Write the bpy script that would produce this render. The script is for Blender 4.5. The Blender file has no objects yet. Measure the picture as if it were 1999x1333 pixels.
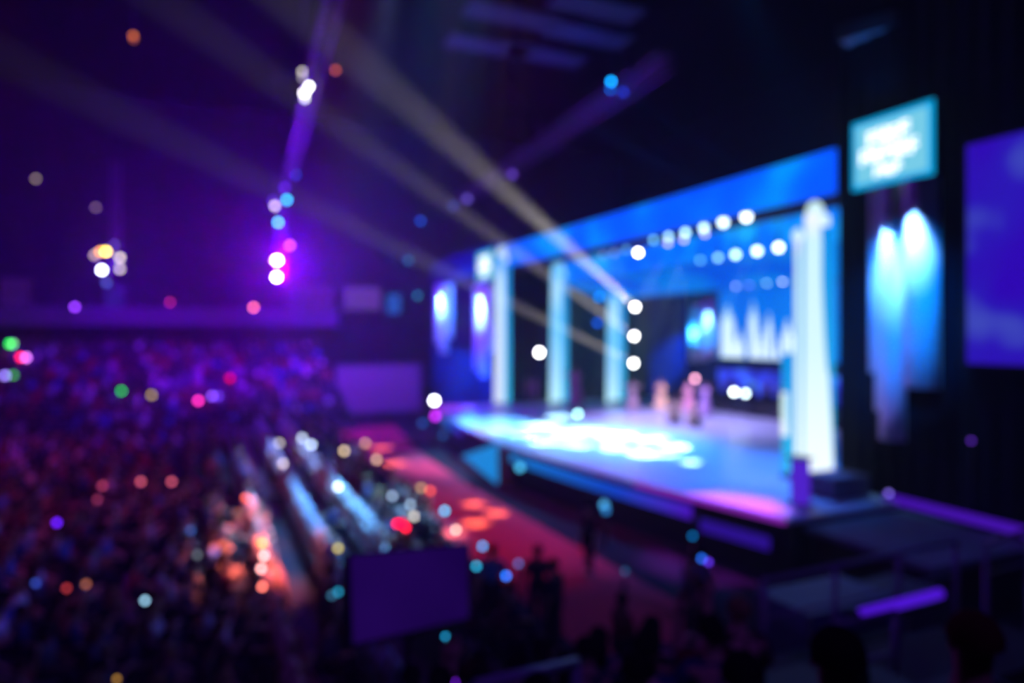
import bpy, bmesh, math, random
from mathutils import Vector, Matrix
random.seed(7)
scene = bpy.context.scene
COL = scene.collection
PI = math.pi
# ---------------------------------------------------------------- camera
F = 1330.0                       # focal length in pixels of the 1999 px frame (24 mm lens)
YAW = math.atan(590/F); CY, SY = math.cos(YAW), math.sin(YAW)
EYE = 5.8
cam = bpy.data.cameras.new('camera'); camo = bpy.data.objects.new('camera', cam); COL.objects.link(camo)
cam.sensor_width = 36.0; cam.lens = 36.0*F/1999
camo.location = (0, 0, EYE); camo.rotation_euler = (PI/2, 0, -YAW)
cam.shift_y = -16.5/1999
cam.clip_end = 300; cam.clip_start = .05
cam.dof.use_dof = True; cam.dof.focus_distance = .86; cam.dof.aperture_fstop = 1.42; cam.dof.aperture_blades = 0
scene.camera = camo
vs = scene.view_settings
vs.view_transform = 'Standard'; vs.look = 'None'; vs.gamma = 1; vs.use_curve_mapping = False; vs.exposure = 0.0
cy = scene.cycles
cy.use_denoising = True
cy.use_adaptive_sampling = False
cy.volume_bounces = 0
cy.max_bounces = 4; cy.diffuse_bounces = 2; cy.glossy_bounces = 2; cy.transmission_bounces = 2
cy.sample_clamp_indirect = 3.0
cy.caustics_reflective = False; cy.caustics_refractive = False
cy.use_light_tree = True
w = bpy.data.worlds.new('world'); scene.world = w; w.use_nodes = True
w.node_tree.nodes['Background'].inputs[0].default_value = (.004, .002, .012, 1)
w.node_tree.nodes['Background'].inputs[1].default_value = .3

def ray(px, py): return (px-999.5)/F, (650-py)/F
def at(px, py, d=None, X=None, Y=None, Z=None):
    """point of the hall seen at a pixel, by distance, or on the plane X=, Y= or Z="""
    t, s = ray(px, py); kx = CY*t+SY; ky = CY-SY*t
    if X is not None: d = X/kx
    elif Y is not None: d = Y/ky
    elif Z is not None: d = (Z-EYE)/s
    return Vector((kx*d, ky*d, EYE+s*d))
def depth(p): return SY*p[0]+CY*p[1]
def pix(p):
    d = depth(p); return (999.5+F*(CY*p[0]-SY*p[1])/d, 650-F*(p[2]-EYE)/d, d)

def light(kind, name, loc, target, col, power, angle=20, blend=.4, radius=.1):
    l = bpy.data.lights.new(name, kind); l.color = col; l.energy = power
    o = bpy.data.objects.new(name, l); COL.objects.link(o); o.location = loc
    l.shadow_soft_size = radius
    if kind == 'SPOT': l.spot_size = math.radians(angle); l.spot_blend = blend
    if target is not None:
        o.rotation_euler = (Vector(target)-Vector(loc)).to_track_quat('-Z', 'Y').to_euler()
    return o
# ---------------------------------------------------------------- lights of the show
BEAMS = []
# three tight beams from the lamp ladder beside the third tower, over the audience
for (px, py), (qx, qy, qd), pw in (((1240, 598), (545, -20, 13), 1.25), ((1238, 655), (300, -10, 15.5), 1.15), ((1237, 708), (-60, 80, 15), 1.2)):
    a = at(px, py, X=24.0); b = at(qx, qy, d=qd)
    BEAMS.append((a, b))
    light('SPOT', 'beam_light', a+(b-a).normalized()*.12, b, (1, .92, .80), 800000*pw, 2.1, .5, .09)
# two blue beams from the upstage truss down behind the header
for (px, py), (qx, qy) in (((1110, 225), (1400, 382)), ((1215, 180), (1480, 350))):
    a = at(px, py, X=19.0); b = at(qx, qy, X=24.0)
    BEAMS.append((a, b))
    light('SPOT', 'blue_beam_light', a, b, (.01, .10, 1), 320000, 3.0, .5, .1)
# violet wash from the lamp tower on the audience's far side
VIO = at(541, 512, d=42)
light('POINT', 'violet_wash', VIO+Vector((.6, -1.1, 0)), None, (.07, .0, 1), 10500, radius=.5)
light('POINT', 'magenta_wash', VIO+Vector((.2, -.8, -.4)), None, (.7, .0, 1), 2600, radius=.4)
light('POINT', 'violet_wash_left', at(212, 520, Y=51.3), None, (.12, .0, 1), 900, radius=.5)
# red and violet washes over the seated audience, hung from the roof above the frame
light('SPOT', 'red_wash', (-10, 22, 22), (-8, 26, 0), (1, .02, .10), 7000, 76, .9, .5)
light('SPOT', 'violet_crowd_wash', (4, 26, 22), (-6, 42, 2), (.16, .0, 1), 3200, 70, .9, .5)
light('SPOT', 'blue_crowd_wash', (8, 14, 22), (-6, 17, 0), (.04, .08, 1), 3600, 48, .9, .5)
# cool white key on the lit rows, rosy one on the near row
light('SPOT', 'rows_key', (7, 15, 22), (3.4, 19.0, 1), (.12, .46, 1), 130000, 20, .8, .3)
light('SPOT', 'rows_key', (7, 26, 22), (3.0, 28, 1), (.26, .44, 1), 90000, 18, .8, .3)
light('SPOT', 'rose_key', (4, 10, 22), at(505, 1060, Z=1.2), (1, .26, .26), 170000, 7.5, .7, .3)
light('SPOT', 'rose_key', (4, 13, 22), at(492, 990, Z=1.2), (1, .14, .12), 90000, 6, .7, .3)
# red floor in front of the stage
light('SPOT', 'red_floor', (8, 18, 22), (8.4, 20, 0), (1, .02, .12), 7500, 36, .8, .3)
light('SPOT', 'magenta_floor', (8, 24, 22), at(880, 910, Z=0), (1, .06, .45), 22000, 14, .8, .3)
for px, py, r in ((745, 875, 3), (772, 905, 3), (925, 985, 2.2), (968, 1003, 2.2), (928, 1022, 2.4), (880, 1042, 2.2)):
    t = at(px, py, Z=0)
    light('SPOT', 'orange_pool', (t.x+1.5, min(t.y, 24), 22), t, (1, .80, .22), 90000, r, .5, .12)
# stage: white pools, cyan pools, blue and magenta washes
pools = [(1130, 822, 8, 2), (1250, 836, 8, 2), (1060, 862, 6, 1.5), (1300, 852, 6, 1.6), (1350, 862, 5.5, 1.6), (1200, 874, 6, 1.6), (1255, 887, 5, 1.6), (980, 838, 7, .7), (1050, 832, 8, 1.8), (1020, 848, 6, 1.2), (1090, 815, 7, 1.5), (1130, 868, 6, 1.5), (1110, 845, 9, 2.2), (1200, 850, 10, 2.4), (1270, 858, 8, 2.0), (1160, 820, 8, 1.6), (1320, 872, 6, 2), (1075, 832, 7, 1), (1150, 840, 9, 1.2), (1215, 828, 9, 1.2), (1190, 865, 6, 1), (1290, 885, 7, 1), (1240, 880, 5, 1), (1370, 872, 5, 1), (1415, 876, 5, 1), (1348, 902, 3.5, 1.2),
         (1040, 850, 5, .8), (1280, 845, 7, .8), (1510, 950, 9, 1.8), (1100, 862, 5, 1)]
for i, (px, py, a, k) in enumerate(pools):
    t = at(px, py, Z=1.5)
    light('SPOT', 'stage_pool', (t.x+3.5, t.y-2+(i % 3)*2, 9.0), t, (.42, .80, 1), 28000*k, a*1.35, .5, .1)
light('SPOT', 'stage_cyan_wash', (15.8, 25, 9.4), (14.6, 24, 1.5), (.06, .40, 1), 15000, 76, .8, .2)
light('SPOT', 'stage_blue_wash', (15.8, 17, 9.4), (14.6, 17, 1.5), (.02, .18, 1), 8000, 76, .8, .2)
light('SPOT', 'upstage_lavender_wash', (19.6, 28, 8.6), (21, 27, 1.5), (.45, .38, 1), 7500, 96, .8, .3)
light('SPOT', 'magenta_edge', (14, 12, 9.2), at(1425, 985, Z=1.5), (.48, .04, .95), 14000, 22, .7, .2)
light('SPOT', 'cyan_far_pool', (14, 33, 9), at(940, 828, Z=1.5), (.12, .5, 1), 17000, 46, .8, .2)
light('SPOT', 'magenta_far_edge', (14, 39, 8), (12.8, 37.5, 1.5), (.8, .06, 1), 2500, 30, .7, .2)
light('POINT', 'stage_left_drape_blue', (14.6, 39.6, 3.0), None, (.0, .05, 1), 500, radius=.3)
light('SPOT', 'dress_warm', (15, 24, 9), at(1325, 800, Z=1.5), (1, .62, .38), 9000, 16, .7, .2)
light('SPOT', 'tier_dim_purple', (2, -3, 14), (6, 6, 2), (.20, .05, 1), 700, 80, .8, .3)
light('SPOT', 'wing_blue', (10, 6, 12), (14, 10, 1.5), (.06, .12, 1), 450, 50, .8, .3)
light('SPOT', 'ceiling_blue', (17, 22, 12.5), at(1090, 90, Z=21), (.0, .06, 1), 2500, 34, .8, .3)
light('SPOT', 'duct_blue', (15.3, 12.0, 10.5), at(1710, 72, Z=14), (.0, .24, 1), 260, 34, .8, .3)

# ---------------------------------------------------------------- materials
MATS = {}
def nodes(name):
    m = bpy.data.materials.new(name); m.use_nodes = True; nt = m.node_tree
    for n in list(nt.nodes): nt.nodes.remove(n)
    out = nt.nodes.new('ShaderNodeOutputMaterial')
    return m, nt, out
def surf(name, col, rough=.7, metal=0, var=.12, scale=6, emit=None, es=0, spec=.3):
    if name in MATS: return MATS[name]
    m, nt, out = nodes(name)
    b = nt.nodes.new('ShaderNodeBsdfPrincipled'); b.inputs['Roughness'].default_value = rough; b.inputs['Metallic'].default_value = metal; b.inputs['Specular IOR Level'].default_value = spec
    n = nt.nodes.new('ShaderNodeTexNoise'); n.inputs['Scale'].default_value = scale
    tc = nt.nodes.new('ShaderNodeTexCoord'); nt.links.new(tc.outputs['Object'], n.inputs['Vector'])
    r = nt.nodes.new('ShaderNodeValToRGB')
    r.color_ramp.elements[0].color = tuple(c*(1-var) for c in col)+(1,); r.color_ramp.elements[1].color = tuple(min(1, c*(1+var)) for c in col)+(1,)
    nt.links.new(n.outputs['Fac'], r.inputs[0]); nt.links.new(r.outputs[0], b.inputs['Base Color'])
    if emit: b.inputs['Emission Color'].default_value = tuple(emit)+(1,); b.inputs['Emission Strength'].default_value = es
    nt.links.new(b.outputs[0], out.inputs[0])
    MATS[name] = m; return m
def objcol(name, rough=.8):
    """cloth, hair or skin whose own colour differs from person to person"""
    m, nt, out = nodes(name)
    b = nt.nodes.new('ShaderNodeBsdfDiffuse'); oi = nt.nodes.new('ShaderNodeObjectInfo')
    nt.links.new(oi.outputs['Color'], b.inputs[0]); nt.links.new(b.outputs[0], out.inputs[0]); return m
def emat(col, strength, sample=False, name=None):
    key = ('e', tuple(round(c, 3) for c in col), round(strength, 2), sample)
    if key in MATS: return MATS[key]
    m, nt, out = nodes(name or 'lamp_glow')
    e = nt.nodes.new('ShaderNodeEmission'); e.inputs[0].default_value = tuple(col)+(1,); e.inputs[1].default_value = strength
    nt.links.new(e.outputs[0], out.inputs[0])
    m.cycles.emission_sampling = 'FRONT' if sample else 'NONE'
    MATS[key] = m; return m
def glow_mat(name, stops, mode='noise', scale=1.0, strength=1.0, axis=2, sample=True, lo=0, hi=1):
    """a glowing surface, real screen or painted light: its glow is a colour ramp over noise or over one generated axis"""
    m, nt, out = nodes(name)
    tc = nt.nodes.new('ShaderNodeTexCoord'); e = nt.nodes.new('ShaderNodeEmission'); r = nt.nodes.new('ShaderNodeValToRGB')
    if mode == 'noise':
        n = nt.nodes.new('ShaderNodeTexNoise'); n.inputs['Scale'].default_value = scale; n.inputs['Detail'].default_value = 1
        nt.links.new(tc.outputs['Object'], n.inputs['Vector']); nt.links.new(n.outputs['Fac'], r.inputs[0])
    else:
        s = nt.nodes.new('ShaderNodeSeparateXYZ'); nt.links.new(tc.outputs['Generated'], s.inputs[0]); nt.links.new(s.outputs[axis], r.inputs[0])
    els = r.color_ramp.elements
    els[0].position, els[0].color = stops[0][0], tuple(stops[0][1])+(1,)
    els[1].position, els[1].color = stops[-1][0], tuple(stops[-1][1])+(1,)
    for p, c in stops[1:-1]:
        x = els.new(p); x.color = tuple(c)+(1,)
    nt.links.new(r.outputs[0], e.inputs[0]); e.inputs[1].default_value = strength
    nt.links.new(e.outputs[0], out.inputs[0])
    m.cycles.emission_sampling = 'FRONT' if sample else 'NONE'
    return m
BLACK = surf('black_paint', (.012, .012, .014), .6)
DARKM = surf('dark_steel', (.05, .05, .055), .45, .6)
ALU = surf('aluminium_truss', (.16, .16, .17), .4, .3)
FLOORM = surf('hall_floor', (.022, .018, .022), .8, scale=.8, spec=.05)
WALLM = surf('hall_wall', (.022, .018, .035), .95, scale=.5, spec=0)
CEILM = surf('hall_ceiling', (.006, .006, .008), .95, scale=.5, spec=0)
DRAPE = surf('black_drape', (.008, .010, .016), .95, scale=3, spec=0)
NAVY = surf('navy_drape', (.015, .04, .16), .95, scale=2, spec=0)
DECK = surf('stage_deck', (.52, .52, .56), .30, scale=1.2)
FABRIC = surf('white_fabric', (.80, .80, .82), .9, scale=2, var=.05)
PANEL = surf('painted_panel', (.16, .16, .20), .85, scale=2, spec=.1)
SEATM = surf('bench_board', (.06, .05, .06), .6, scale=5)

# ---------------------------------------------------------------- mesh building
class MB:
    def __init__(s): s.v = []; s.f = []; s.mi = []
    def add(s, vs_, fs, mi=0):
        k = len(s.v); s.v += [tuple(x) for x in vs_]; s.f += [tuple(i+k for i in f) for f in fs]; s.mi += [mi]*len(fs); return s
    def box(s, a, b, mi=0):
        (x0, y0, z0), (x1, y1, z1) = a, b
        return s.add([(x0,y0,z0),(x1,y0,z0),(x1,y1,z0),(x0,y1,z0),(x0,y0,z1),(x1,y0,z1),(x1,y1,z1),(x0,y1,z1)],
                     [(0,3,2,1),(4,5,6,7),(0,1,5,4),(1,2,6,5),(2,3,7,6),(3,0,4,7)], mi)
    def tube(s, pts, rad, n=8, mi=0, caps=True):
        pts = [Vector(p) for p in pts]
        if not isinstance(rad, (list, tuple)): rad = [rad]*len(pts)
        rings = []; k = len(s.v); up = None
        for i, p in enumerate(pts):
            d = (pts[min(i+1, len(pts)-1)]-pts[max(i-1, 0)]).normalized()
            if up is None: up = Vector((0,0,1)) if abs(d.z) < .9 else Vector((1,0,0))
            a = d.cross(up).normalized(); b = a.cross(d).normalized(); up = b
            s.v += [tuple(p+(a*math.cos(2*PI*j/n)+b*math.sin(2*PI*j/n))*rad[i]) for j in range(n)]
        for i in range(len(pts)-1):
            for j in range(n):
                s.f.append((k+i*n+j, k+i*n+(j+1) % n, k+(i+1)*n+(j+1) % n, k+(i+1)*n+j)); s.mi.append(mi)
        if caps:
            s.f.append(tuple(k+j for j in reversed(range(n)))); s.mi.append(mi)
            s.f.append(tuple(k+(len(pts)-1)*n+j for j in range(n))); s.mi.append(mi)
        return s
    def ball(s, c, r, n=10, m=7, mi=0, z0=-1, z1=1):
        if not isinstance(r, (list, tuple)): r = (r, r, r)
        k = len(s.v)
        for i in range(m+1):
            th = math.acos(z1+(z0-z1)*0) if 0 else math.acos(max(-1, min(1, z1)))+(math.acos(max(-1, min(1, z0)))-math.acos(max(-1, min(1, z1))))*i/m
            for j in range(n):
                s.v.append((c[0]+r[0]*math.sin(th)*math.cos(2*PI*j/n), c[1]+r[1]*math.sin(th)*math.sin(2*PI*j/n), c[2]+r[2]*math.cos(th)))
        for i in range(m):
            for j in range(n):
                s.f.append((k+i*n+j, k+(i+1)*n+j, k+(i+1)*n+(j+1) % n, k+i*n+(j+1) % n)); s.mi.append(mi)
        return s
    def prism(s, poly, z0, z1, mi=0):
        n = len(poly)
        return s.add([(x, y, z0) for x, y in poly]+[(x, y, z1) for x, y in poly],
                     [tuple(reversed(range(n))), tuple(range(n, 2*n))]+[(i, (i+1) % n, n+(i+1) % n, n+i) for i in range(n)], mi)
    def mesh(s, name, mats, smooth=False):
        me = bpy.data.meshes.new(name); me.from_pydata(s.v, [], s.f)
        for m in (mats if isinstance(mats, (list, tuple)) else [mats]): me.materials.append(m)
        me.polygons.foreach_set('material_index', s.mi)
        if smooth: me.polygons.foreach_set('use_smooth', [True]*len(s.f))
        me.update(); return me
    def build(s, name, mats, parent=None, smooth=False, **kw):
        return link(name, s.mesh(name, mats, smooth), parent, **kw)
def link(name, me, parent=None, label=None, cat=None, group=None, kind=None, loc=None):
    o = bpy.data.objects.new(name, me); COL.objects.link(o)
    if parent is not None: o.parent = parent
    if loc is not None: o.location = loc
    return tag(o, label, cat, group, kind)
def tag(o, label=None, cat=None, group=None, kind=None):
    if label: o['label'] = label
    if cat: o['category'] = cat
    if group: o['group'] = group
    if kind: o['kind'] = kind
    return o
def empty(name, loc, label, cat, group=None, rz=0):
    o = bpy.data.objects.new(name, None); COL.objects.link(o); o.location = loc; o.rotation_euler.z = rz
    return tag(o, label, cat, group)
def copy_tree(o, parent=None):
    c = o.copy(); COL.objects.link(c); c.parent = parent
    for ch in list(o.children): copy_tree(ch, c)
    return c
def struct(name, mb, mat): return mb.build(name, mat, kind='structure')
def box(name, a, b, mat, parent=None, **kw): return MB().box(a, b).build(name, mat, parent, **kw)

# ---------------------------------------------------------------- hall
XL, XR, YN, YF, ZC = -34, 36, -8, 56, 23
struct('floor', MB().box((XL, YN, -.3), (XR, YF, 0)), FLOORM)
MB().prism([(6.2, 9.5), (9.3, 9.5), (9.1, 18), (9.0, 24), (9.3, 32), (10.6, 42), (6.2, 42)], 0, .012).build('red_light_patch', surf('painted_red_light', (.50, .065, .10), .95, scale=3, spec=.0), label='broad sheet of painted red light on the floor between the front benches and the stage', cat='red_light_patch')  # red light on the floor put into the colour of a thin sheet
struct('ceiling', MB().box((XL, YN, ZC), (XR, YF, ZC+.3)), CEILM)
struct('wall_far', MB().box((XL, YF, 0), (XR, YF+.3, ZC)), WALLM)
struct('wall_near', MB().box((XL, YN-.3, 0), (XR, YN, ZC)), CEILM)
struct('wall_rear', MB().box((XL-.3, YN, 0), (XL, YF, ZC)), WALLM)
struct('wall_backstage', MB().box((XR, YN, 0), (XR+.3, YF, ZC)), CEILM)
def drape_mb(x, y0, y1, z0, z1, amp=.08, per=.5, th=.05):
    mb = MB(); n = max(4, int((y1-y0)/per*4)); v = []; f = []
    for i in range(n+1):
        y = y0+(y1-y0)*i/n; dx = amp*math.sin(2*PI*i/4+.6)
        v += [(x+dx, y, z0), (x+dx, y, z1), (x+dx+th, y, z1), (x+dx+th, y, z0)]
    for i in range(n):
        a, b = i*4, i*4+4
        for j in range(4): f.append((a+j, a+(j+1) % 4, b+(j+1) % 4, b+j))
    f += [(3, 2, 1, 0), (n*4, n*4+1, n*4+2, n*4+3)]
    return mb.add(v, f)
drape_mb(16.45, -6, 13.98, 0, 14.5, .05).build('masking_drape', DRAPE, label='tall black masking drape right of the near glowing tower', cat='drape')
drape_mb(16.45, 38.6, 53, 0, 11.5, .05).build('masking_drape', NAVY, label='dark navy masking drape left of the far tower behind the small banners', cat='drape')

# far raked seating and balcony
tb = MB()
for k in range(14): tb.box((-33, 41+k*.95, 0), (8.0, 41+(k+1)*.95, .25+.30*k))
struct('floor_tier_far', tb, surf('tier_concrete', (.12, .11, .13), .8))
b = empty('balcony', (0, 0, 0), 'long balcony across the far wall above the raked crowd, washed violet', 'balcony')
box('fascia', (-33.9, 53.2, 6.3), (9, 53.5, 7.6), surf('balcony_fascia', (.10, .09, .12), .7), b)
box('deck', (-33.9, 53.5, 6.3), (9, 55.95, 6.6), WALLM, b)
rl = MB(); rl.tube([(-33.5, 53.3, 8.5), (9, 53.3, 8.5)], .05)
for i in range(22): rl.tube([(-33+i*2, 53.3, 7.6), (-33+i*2, 53.3, 8.5)], .035, 6)
rl.build('railing', DARKM, b)
for i, (x0, x1, y0, y1, c, s_, lab) in enumerate(((672, 742, 562, 604, (.28, .10, .75), .34, 'pale lilac lit box window on the balcony, widest of the bank'), (755, 781, 575, 612, (.02, .18, .8), .5, 'narrow blue lit box window on the balcony next to the dark gap'),
                                         (565, 650, 560, 604, (.22, .03, .6), .22, 'dim violet lit box window on the balcony right of the violet lamp'), (0, 60, 545, 600, (.12, .02, .45), .18, 'dim violet lit box window on the balcony at the edge of the frame'),
                                         (205, 240, 560, 610, (.08, .03, .75), .25, 'blue-violet lit box window on the balcony below the white and amber lamps'))):
    p, q = at(x0, y1, Y=55.5), at(x1, y0, Y=55.5)
    e = empty('box_window', (0, 0, 0), lab, 'window', 'lit box windows along the balcony')
    box('pane', (p.x, 55.45, p.z), (q.x, 55.5, q.z), emat(c, s_, False, 'box_glow'), e)
    fr = MB(); 
    for a_, b_ in (((p.x-.1, 55.35, p.z-.12), (q.x+.1, 56, p.z)), ((p.x-.1, 55.35, q.z), (q.x+.1, 56, q.z+.12)), ((p.x-.12, 55.35, p.z), (p.x, 56, q.z)), ((q.x, 55.35, p.z), (q.x+.12, 56, q.z))): fr.box(a_, b_)
    fr.build('frame', DARKM, e)
# lower fascia beside the stage end
lf = empty('side_gangway', (0, 0, 0), 'lavender lit gangway with a low wall beyond the far end of the stage', 'gangway')
box('low_wall', (8.3, 49.6, .0), (14.5, 49.9, 3.4), surf('pale_wall', (.26, .22, .28), .8), lf)
box('coping', (8.3, 49.5, 3.4), (14.6, 50.0, 3.55), PANEL, lf)
light('SPOT', 'gangway_lavender', (11, 45, 9), (11, 49.6, 2), (.42, .14, 1), 1100, 60, .8, .3)

# near side stand the camera looks over
nt_ = MB(); ROWS = []
for r in range(7):
    y = 1.35+.85*r; zf = 4.72-.36*r-1.32; ROWS.append((y, zf))
    nt_.box((-7, y, 0), (9.6 if r > 3 else 5.8, y+.85, zf))
nt_.box((-7, -3, 0), (5.8, 1.35, 3.9))
struct('floor_tier_near', nt_, surf('tier_dark', (.03, .03, .035), .85))

# ---------------------------------------------------------------- stage
def fx(y):   # front edge of the bowed apron
    return 10.45+1.65*min(1.0, abs((y-25)/13.2))**1.7
curve = [(fx(11.8+(38.2-11.8)*i/28), 11.8+(38.2-11.8)*i/28) for i in range(29)]
st = empty('stage', (0, 0, 0), 'wide raised show stage with bowed apron, bright white and cyan light pools on its floor', 'stage')
MB().prism(curve+[(16.2, 38.2), (16.2, 37.9), (30, 37.9), (30, 13.7), (16.2, 13.7), (16.2, 11.8)][:], 1.38, 1.5).build('deck', DECK, st)
MB().prism([(x+.25, y) for x, y in curve]+[(30, 38.0), (30, 12.0)], .0, 1.38).build('base', BLACK, st)
def strip(off, z0, z1, i0, i1, th=.06):
    mb = MB(); v = []; f = []; c = curve[i0:i1]
    for x, y in c: v += [(x+off, y, z0), (x+off, y, z1), (x+off+th, y, z1), (x+off+th, y, z0)]
    for i in range(len(c)-1):
        for j in range(4): f.append((i*4+j, (i+1)*4+j, (i+1)*4+(j+1) % 4, i*4+(j+1) % 4))
    n = (len(c)-1)*4
    f += [(0, 1, 2, 3), (n+3, n+2, n+1, n)]
    return mb.add(v, f)
B1 = glow_mat('apron_blue_tube', [(0, (.10, .01, .75)), (.3, (.01, .08, .85)), (.75, (.01, .22, .95)), (1, (.02, .30, .9))], 'axis', axis=1, strength=.62)
strip(.12, .85, 1.22, 3, 14).build('light_band', B1, st)['label'] = 'glowing blue band on the apron front'
strip(.12, .85, 1.22, 20, 27).build('light_band', B1, st)
strip(-.02, 1.40, 1.52, 0, 6).build('nosing', emat((.55, .04, .95), .5, True, 'magenta_tube'), st)['label'] = 'magenta edge strip'
strip(-.02, 1.40, 1.52, 25, 29).build('nosing', emat((.55, .04, .95), .7, True, 'magenta_tube'), st)
lo = strip(-.5, .85, 1.15, 0, 3); lo.build('lower_band', emat((.05, .01, .55), .45, True, 'violet_tube'), st)
# side flight with a lit cheek panel
sf = empty('stage_stairs', (0, 0, 0), 'short flight of steps off the apron with a glowing cyan side panel', 'stairs')
A_, B_ = Vector((10.05, 24.1, 0)), Vector((10.8, 30.2, 0)); U = (B_-A_).normalized()
tr = MB(); N = 9
for k in range(N):
    a = A_+(B_-A_)*k/N; c = A_+(B_-A_)*(k+1)/N; z = 1.48*(1-(k+.5)/N)
    tr.prism([(a.x+.06, a.y), (a.x+1.5, a.y-.2), (c.x+1.5, c.y-.2), (c.x+.06, c.y)], 0, z)
tr.build('treads', PANEL, sf)
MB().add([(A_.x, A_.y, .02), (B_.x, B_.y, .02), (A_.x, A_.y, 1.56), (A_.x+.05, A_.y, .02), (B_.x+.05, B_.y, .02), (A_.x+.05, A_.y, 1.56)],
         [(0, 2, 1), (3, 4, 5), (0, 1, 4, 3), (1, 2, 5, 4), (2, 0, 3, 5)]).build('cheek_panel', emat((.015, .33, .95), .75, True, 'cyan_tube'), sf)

# three portals stepping upstage
BLUEH = glow_mat('header_blue_light', [(.38, (.0, .085, 1)), (.52, (.0, .12, 1)), (.66, (.0, .24, .9))], 'noise', scale=.35, strength=1.3)  # blue light on the headers put in as a glowing colour
BLUE2 = glow_mat('inner_header_blue_light', [(.38, (.0, .11, .95)), (.52, (.0, .20, .92)), (.66, (.01, .38, .88))], 'noise', scale=.45, strength=1.15)
BLUE3 = glow_mat('rear_header_blue_light', [(.35, (.0, .06, .75)), (.6, (.0, .14, .85))], 'noise', scale=.45, strength=.8)
def portal(x, y0, y1, z0, z1, mat, label):
    p = empty('stage_header', (0, 0, 0), label, 'header', 'blue headers over the stage')
    box('glow_face', (x, y0, z0), (x+.06, y1, z1), mat, p)
    box('backing', (x+.06, y0, z0), (x+.3, y1, z1), BLACK, p)
    return p
portal(16.3, 14.02, 38.0, 9.80, 11.07, BLUEH, 'front header with painted blue light, the largest and nearest, spanning the stage opening')
portal(19.9, 14.02, 38.2, 8.95, 10.7, BLUE2, 'second header with painted blue light, mottled with cyan, behind the front lamp row')
portal(23.6, 14.02, 38.2, 7.95, 8.35, BLUE3, 'rear low header deep over the stage, with the darkest painted blue light')
soff = empty('stage_soffit', (0, 0, 0), 'sloping soffit with painted blue light between second and rear header', 'soffit')
MB().add([(20.2, 13.9, 8.95), (20.2, 38.0, 8.95), (23.6, 38.0, 8.0), (23.6, 13.9, 8.0), (20.2, 13.9, 9.05), (20.2, 38.0, 9.05), (23.6, 38.0, 8.1), (23.6, 13.9, 8.1)],
         [(0, 3, 2, 1), (4, 5, 6, 7), (0, 1, 5, 4), (1, 2, 6, 5), (2, 3, 7, 6), (3, 0, 4, 7)]).build('panel', glow_mat('soffit_blue_light', [(.35, (.0, .09, .85)), (.6, (.0, .22, .9))], 'noise', scale=.4, strength=.9), soff)  # blue light on the soffit painted as glow too
box('frame', (20.2, 13.8, 9.06), (23.6, 13.9, 9.3), BLACK, soff)

# glowing towers: central shaft with finial, flanking shafts, side fins
WHT = glow_mat('tower_white', [(0, (1.0, 1.1, 1.15)), (.5, (.70, .96, 1.02)), (.9, (.62, .92, 1.0)), (1, (.95, .95, 1.1))], 'axis', strength=1.05)
CYN = glow_mat('tower_cyan', [(0, (.03, .55, .95)), (.5, (.02, .42, .9)), (1, (.0, .30, .9))], 'axis', strength=.95)
CRM = glow_mat('far_tower_cream', [(0, (.55, .62, .75)), (.5, (.50, .62, .80)), (.85, (.42, .62, .9)), (1, (.0, .28, .9))], 'axis', strength=1.35)
LCY = glow_mat('far_tower_light', [(0, (.45, .80, .95)), (.25, (.30, .62, .95)), (.6, (.12, .50, .9)), (.85, (.35, .65, .9)), (1, (.03, .40, .9))], 'axis', strength=1.3)
def tower(x, yc, ztop, wd, core, side, label, cw=.5, split=True, big=False):
    t = empty('light_tower', (x, yc, 1.5), label, 'tower', 'glowing towers framing the stage'); h = ztop-1.5
    n = 10
    def shaft(y, r, z0, z1, flare):
        mb = MB(); k = 8
        mb.tube([(0, y, z0+(z1-z0)*i/k) for i in range(k+1)], [r*(flare+(1-flare)*i/k) for i in range(k+1)], 12); return mb
    r = wd*cw/2
    co = shaft(0, r, 0, h, 2.0 if big else 1.3); co.v = [(a-.1, b-(.14+.22*(1-c/h) if big else 0), c) for a, b, c in co.v]; co.build('core_shaft', core, t, True)
    MB().ball((0, -.14 if big else 0, h+r*.5), (r*1.15, r*1.15, r*1.5), 12, 8).build('finial', core, t, True)
    for sg in (-1, 1):
        hh = h-.25 if sg < 0 else h-.55
        shaft(sg*wd*.36, wd*.06, 0, hh, 1.2).build('side_shaft', core if split and sg > 0 else side, t, True)
        MB().ball((0, sg*wd*.36, hh+.05), (wd*.11, wd*.11, wd*.16), 10, 7).build('finial', core, t, True)
        box('fin', (.12, sg*wd*.25-wd*.22, .0), (.2, sg*wd*.25+wd*.22, h-.45), side, t)
    box('plinth', (-.35*wd, -.52*wd, -.0), (.3*wd, .52*wd, .12), PANEL, t)
    return t
tower(16.0, 14.6, 9.2, 1.35, WHT, CYN, 'tallest brilliant white and cyan glowing tower at the near end of the stage', .31, big=True)
nt0 = empty('light_tower', (16.05, 15.5, 1.5), 'short cyan glowing tower tucked against the left foot of the tallest one', 'tower', 'glowing towers framing the stage')
box('shaft', (-.1, -.16, 0), (.12, .16, 3.7), CYN, nt0); MB().tube([(-.14, 0, 1.2), (-.14, 0, 2.5)], .11, 12).build('tube', WHT, nt0, True); MB().ball((0, 0, 3.75), .14, 12, 8).build('finial', WHT, nt0, True)
tower(16.2, 37.9, 10.4, 1.5, CRM, CYN, 'slim cream and cyan glowing tower farthest left at the far front corner of the stage', .45, False)
tower(19.8, 37.4, 9.6, 1.6, LCY, CYN, 'pale cyan glowing tower second in from the far front corner of the stage', .5, False)
tower(23.4, 36.6, 8.3, 1.6, LCY, CYN, 'pale cyan glowing tower deepest upstage beside the three beam lamps', .5, False)

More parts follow.
